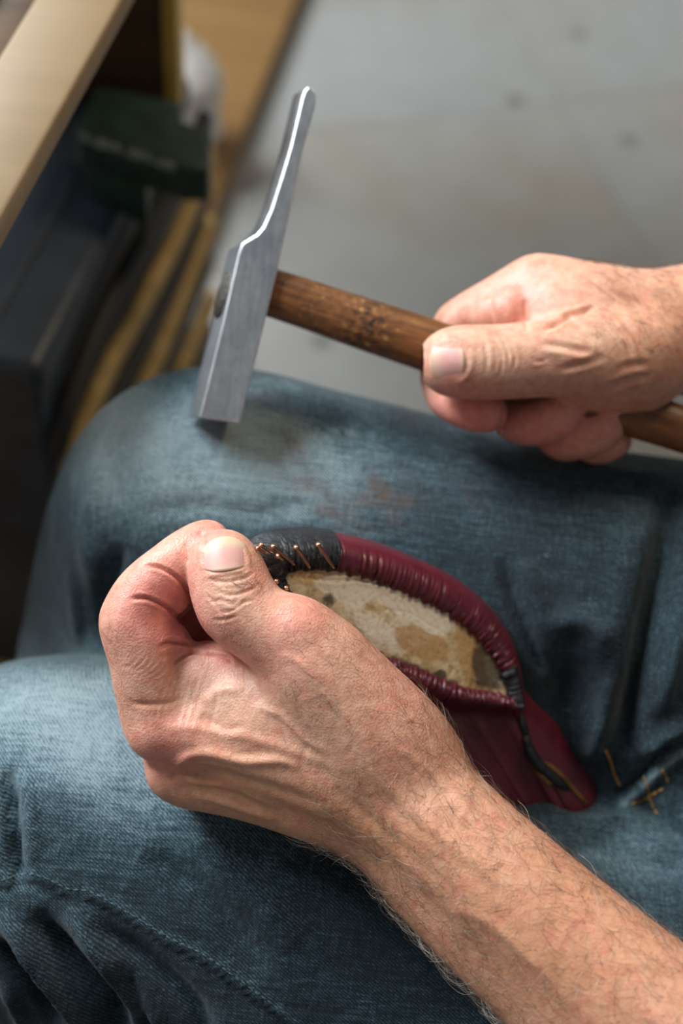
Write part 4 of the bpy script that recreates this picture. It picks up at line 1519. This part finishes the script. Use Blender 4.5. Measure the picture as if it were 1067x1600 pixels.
# folded black leather ends by the thumb tip
for (pts, rad) in (([(372, 872, .580), (398, 874, .579), (425, 870, .582), (436, 872, .586)], [4, 5, 4.6, 2.5]),
                   ([(384, 890, .583), (404, 886, .582), (424, 887, .583), (434, 892, .587)], [4.5, 5.2, 5, 2.6]),
                   ([(402, 912, .586), (415, 905, .583), (426, 902, .584)], [3.5, 4.4, 2.8]),
                   ([(418, 926, .586), (428, 922, .584), (436, 918, .586)], [3, 3.6, 2.2])):
    A = cr(np.array([(*C(*p), r * .001) for p, r in zip(pts, rad)]), 6)
    v, f = tube_np(A[:, :3], A[:, 3], 12)
    keep(link('leather_fold', mesh_py('leather_fold', to_world(v), f), M['black_leather']), shoe)
# lasting tacks
cn = lambda x, y: (330 + x / 4.64, 810 + y / 4.64)
tacks = [((770, 185), (880, 345), .570, .5835), ((610, 205), (706, 345), .569, .583), ((440, 200), (590, 325), .567, .5815), ((355, 190), (437, 246), .5665, .574),
         ((328, 212), (388, 252), .5665, .571), ((480, 272), (512, 297), .574, .579), ((405, 375), (352, 412), .568, .577), ((477, 455), (415, 505), .569, .578), ((550, 503), (490, 555), .571, .580)]
for hpx, ppx, d0, d1 in tacks:
    a_, b_ = C(*cn(*hpx), d0 - .004), C(*cn(*ppx), d1 - .004)
    ax_ = (b_ - a_) / np.linalg.norm(b_ - a_)
    P_ = np.array([a_, a_ + ax_ * .0004, a_ + ax_ * .0005, a_ * .5 + b_ * .5, b_, b_ + ax_ * .002])
    v, f = tube_np(P_, [.0011, .0011, .0008, .00074, .0006, .0002], 8)
    keep(link('tack', mesh_py('tack', to_world(v), f), M['copper']), shoe)

# ================================================================== BACKGROUND LEFT
def box_w(name, corner, ux, uy, hz, mat, parent=None, bev=0.003):
    c_ = Vector(corner); ux = Vector(ux); uy = Vector(uy)
    return prism(name, [c_, c_ + ux, c_ + ux + uy, c_ + uy], (0, 0, -hz), mat, parent, bev)

# direction in which the bench, case and boards recede
e0, e1 = on_z(272, 478, 0.03), on_z(462, 0, 0.03)
rec = (e1 - e0); rec.z = 0; rec.normalize()
lat = Vector((-rec.y, rec.x, 0))              # to the left
# wooden platform on the floor
pl0 = on_z(272, 478, 0.03) - rec * 1.3
plat = empty('wooden_platform', (pl0.x, pl0.y, 0))
tag(plat, 'low brown wooden platform on the grey floor at the left', 'platform')
for i in range(7):
    box_w('plank', pl0 + lat * (i * 0.182), rec * 3.6, lat * 0.179, 0.03, M['platform'], plat, 0.002)
# bench: pale board edge
bz = 0.70
b0, b1 = on_z(0, 396, bz - .014), on_z(214, 0, bz - .014)
b0.z = b1.z = bz
bd = (b1 - b0).normalized(); bl = Vector((-bd.y, bd.x, 0))
bench = empty('workbench', (b0.x, b0.y, 0))
tag(bench, 'pale wooden workbench at the left edge', 'workbench')
o0 = b0 - bd * 0.02
bw = (on_z(0, 60, bz) - b0).dot(bl)
box_w('bench_board', o0, bd * 1.0, bl * (bw - .004), 0.014, M['bench'], bench, 0.003)
box_w('bench_gap_strip', o0 + bl * bw - Vector((0, 0, .012)), bd * 1.0, bl * 0.022, 0.014, M['bench_dark'], bench, 0.001)
box_w('bench_board', o0 + bl * (bw + .026), bd * 1.0, bl * 0.30, 0.014, M['bench'], bench, 0.003)
for a_, c_ in ((.85, bw + .25), (.05, bw + .25), (.02, .30)):
    q = o0 + bd * a_ + bl * c_
    box_w('bench_leg', Vector((q.x, q.y, bz - .036)), bd * .05, bl * .05, bz - .036 - .031, M['bench_dark'], bench, .002)
# black case with leather strips along its side
cz = 0.43
c0 = on_z(86, 578, cz); c1 = on_z(243, 268, cz)
cd = (c1 - c0); clen = cd.length + .12; cd.normalize(); cl = Vector((-cd.y, cd.x, 0))
case = empty('leather_case', (c0.x, c0.y, 0.031))
tag(case, 'black case with tan and dark leather strips layered down its side', 'case')
body_c = box_w('case_body', c0 + cl * .014, cd * clen, cl * .36, cz - .03, M['case'], case, .006)
lid = box_w('case_lid', c0 + cl * .008 - cd * .006 + Vector((0, 0, .004)), cd * (clen + .006), cl * .37, .03, M['case'], case, .009)
seamo = box_w('lid_seam', c0 + cl * .05 + Vector((0, 0, .0052)), cd * clen, cl * .003, .003, M['strip_dark'], case, .0005)
# strips: layered, each bowing outwards towards its lower front end
nstr = 9
for i in range(nstr):
    top = cz - .022 - i * .040
    mat = M['strip'] if i % 2 == 1 else M['strip_dark']
    hh = .020 if i % 2 == 1 else .022
    VV, FF = [], []
    ns_ = 14
    for j in range(ns_ + 1):
        t = j / ns_
        p = c0 + cd * (clen * t) + cl * (.012 - .012 * math.sin(t * 2.2) - (.004 if i % 2 else 0))
        zc = top - .05 * math.exp(-t * 5) + .006 * math.sin(t * 5 + i)
        for (dl, dz_) in ((0, 0), (-.010, -.003), (-.010, -hh + .003), (0, -hh)):
            VV.append((p.x + cl.x * dl, p.y + cl.y * dl, max(zc + dz_, .036)))
    for j in range(ns_):
        for k_ in range(4):
            FF.append((j * 4 + k_, j * 4 + (k_ + 1) % 4, (j + 1) * 4 + (k_ + 1) % 4, (j + 1) * 4 + k_))
    FF += [(3, 2, 1, 0), tuple(ns_ * 4 + q for q in (0, 1, 2, 3))]
    keep(link('leather_strip', mesh_py('leather_strip', VV, FF), mat), case)
# green painted iron on top of the case
gz = 0.500
g = [on_z(118, 205, gz), on_z(292, 262, gz), on_z(326, 262, gz), on_z(330, 202, gz), on_z(285, 188, gz), on_z(283, 158, gz), on_z(150, 132, gz)]
clampo = empty('iron_clamp', (g[0].x, g[0].y, cz + .005))
tag(clampo, 'dark green painted iron clamp with chipped edge lying on the black case', 'clamp')
prism('clamp_jaw', g, (0, 0, -.030), M['green'], clampo, .003)
gg = [g[0].lerp(g[1], .1), g[0].lerp(g[1], .5), g[0].lerp(g[1], .97)]
prism('clamp_foot', [g[0].lerp(g[6], .2) - Vector((0, 0, .03)), g[0].lerp(g[1], .62) - Vector((0, 0, .03)), g[6].lerp(g[5], .62) - Vector((0, 0, .03)), g[6].lerp(g[5], .1) - Vector((0, 0, .03))],
      (0, 0, -(gz - .03 - cz - .004)), M['green'], clampo, .002)
for q in range(6):
    t = .12 + .14 * q
    p = g[0].lerp(g[1], t); d_ = (g[1] - g[0]).normalized()
    o = prism('paint_chip', [p - d_ * .006 * (1 + q % 2), p + d_ * .007, p + d_ * .005 + Vector((0, 0, -.006)), p - d_ * .005 + Vector((0, 0, -.005 - .002 * (q % 2)))],
              (g[1] - g[0]).cross(Vector((0, 0, 1))).normalized() * .0012, M['chipped'], clampo)
# post with yellow edge
pz = on_z(262, 150, 0.45)
pb = on_z(258, 150, 0.45)
post = empty('bench_post', (pb.x, pb.y, cz + .0048))
tag(post, 'upright brown post with a yellow front edge behind the clamp', 'post')
pr = Vector((1, 0, 0)); pd = Vector((0, 1, 0))
w_ = .0105
pz0 = cz + .0048
prism('yellow_edge', [Vector((pb.x, pb.y, pz0)), Vector((pb.x + w_, pb.y, pz0)), Vector((pb.x + w_, pb.y + .03, pz0)), Vector((pb.x, pb.y + .03, pz0))], (0, 0, .65 - pz0), M['yellow'], post, .001)
prism('post_panel', [Vector((pb.x - .20, pb.y + .004, pz0)), Vector((pb.x, pb.y + .004, pz0)), Vector((pb.x, pb.y + .03, pz0)), Vector((pb.x - .20, pb.y + .03, pz0))], (0, 0, .65 - pz0), M['bench_dark'], post, .001)
# white crumpled bag beyond the post
wc = on_z(287, 235, 0.03)
bf2 = Field((-.16, -.16, -.01), (.16, .16, .30), .007)
bf2.cone((0, 0, .055), (0, 0.01, .15), .060, .070, .03)
bf2.cone((.01, 0, .15), (-.01, .02, .22), .060, .030, .03)
for i in range(9):
    a = i * .7
    bf2.cone((.06 * math.cos(a), .06 * math.sin(a), .05 + .02 * (i % 4)), (.045 * math.cos(a + .4), .045 * math.sin(a + .4), .16 + .01 * (i % 3)), .016, .014, .012)
V, Q = bf2.mesh(1)
V[:, 2] = np.maximum(V[:, 2], 0)
bag = link('plastic_bag', mesh_np('plastic_bag', V, Q), M['white'])
bag.location = (wc.x, wc.y, .0305)
bag.scale = (.62, .62, .62)
tag(bag, 'white crumpled plastic bag standing behind the yellow-edged post', 'bag')

# ================================================================== OUT OF FRAME: what carries the person
stool = empty('work_stool', (0.40, 0.45, 0))
tag(stool, 'plain wooden stool under the seated person', 'stool')
def disc(name, c_, r, h, mat, parent, n=28):
    pts = [(c_[0] + r * math.cos(2 * math.pi * i / n), c_[1] + r * math.sin(2 * math.pi * i / n), c_[2]) for i in range(n)]
    return prism(name, pts, (0, 0, -h), mat, parent, .004)
seat_z = min(v[2] for v in jw[(jw[:, 0] > .30)]) if (jw[:, 0] > .30).any() else .36
disc('seat', (0.36, 0.45, max(seat_z, .20)), .17, .035, M['bench'], stool)
for a in (0.6, 2.7, 4.7):
    p_ = Vector((0.36 + .12 * math.cos(a), .45 + .12 * math.sin(a), max(seat_z, .20) - .034))
    q_ = Vector((0.36 + .17 * math.cos(a), .45 + .17 * math.sin(a), 0.002))
    v, f = tube_np([list(p_), list(p_.lerp(q_, .5)), list(q_)], [.016, .018, .016], 10)
    keep(link('leg', mesh_py('leg', v, f), M['bench_dark']), stool)

# lower trouser legs and boots, below what the photograph shows
for kx, foot, r0 in ((far_knee, fs, .066), (near_knee, ns, .070)):
    a_ = Vector(to_world(kx * .35 + foot * .65)); b_ = Vector(to_world(foot))
    e_ = Vector((b_.x + (b_.x - a_.x) * .3, b_.y + (b_.y - a_.y) * .3, .10))
    lo_ = np.minimum(np.minimum(a_, b_), e_) - .1; hi_ = np.maximum(np.maximum(a_, b_), e_) + .1
    tf = Field(lo_, hi_, .006)
    tf.cone(a_, b_, r0 * .9, .062, .02); tf.cone(b_, e_, .062, .066, .02)
    V, Q = tf.mesh(1)
    keep(link('trouser_leg', mesh_np('trouser_leg', V, Q, np.zeros((len(V), 3))), M['denim']), person)
    tf = Field((e_.x - .30, e_.y - .1, 0), (e_.x + .12, e_.y + .1, .2), .006)
    tf.cone((e_.x + .02, e_.y, .09), (e_.x + .02, e_.y, .045), .045, .042, .02)
    tf.cone((e_.x + .02, e_.y, .045), (e_.x - .20, e_.y, .04), .042, .038, .02)
    V, Q = tf.mesh(1); V[:, 2] = np.maximum(V[:, 2], 0.0315 if e_.x < -.05 else .001)
    keep(link('boot', mesh_np('boot', V, Q), M['boot']), person)
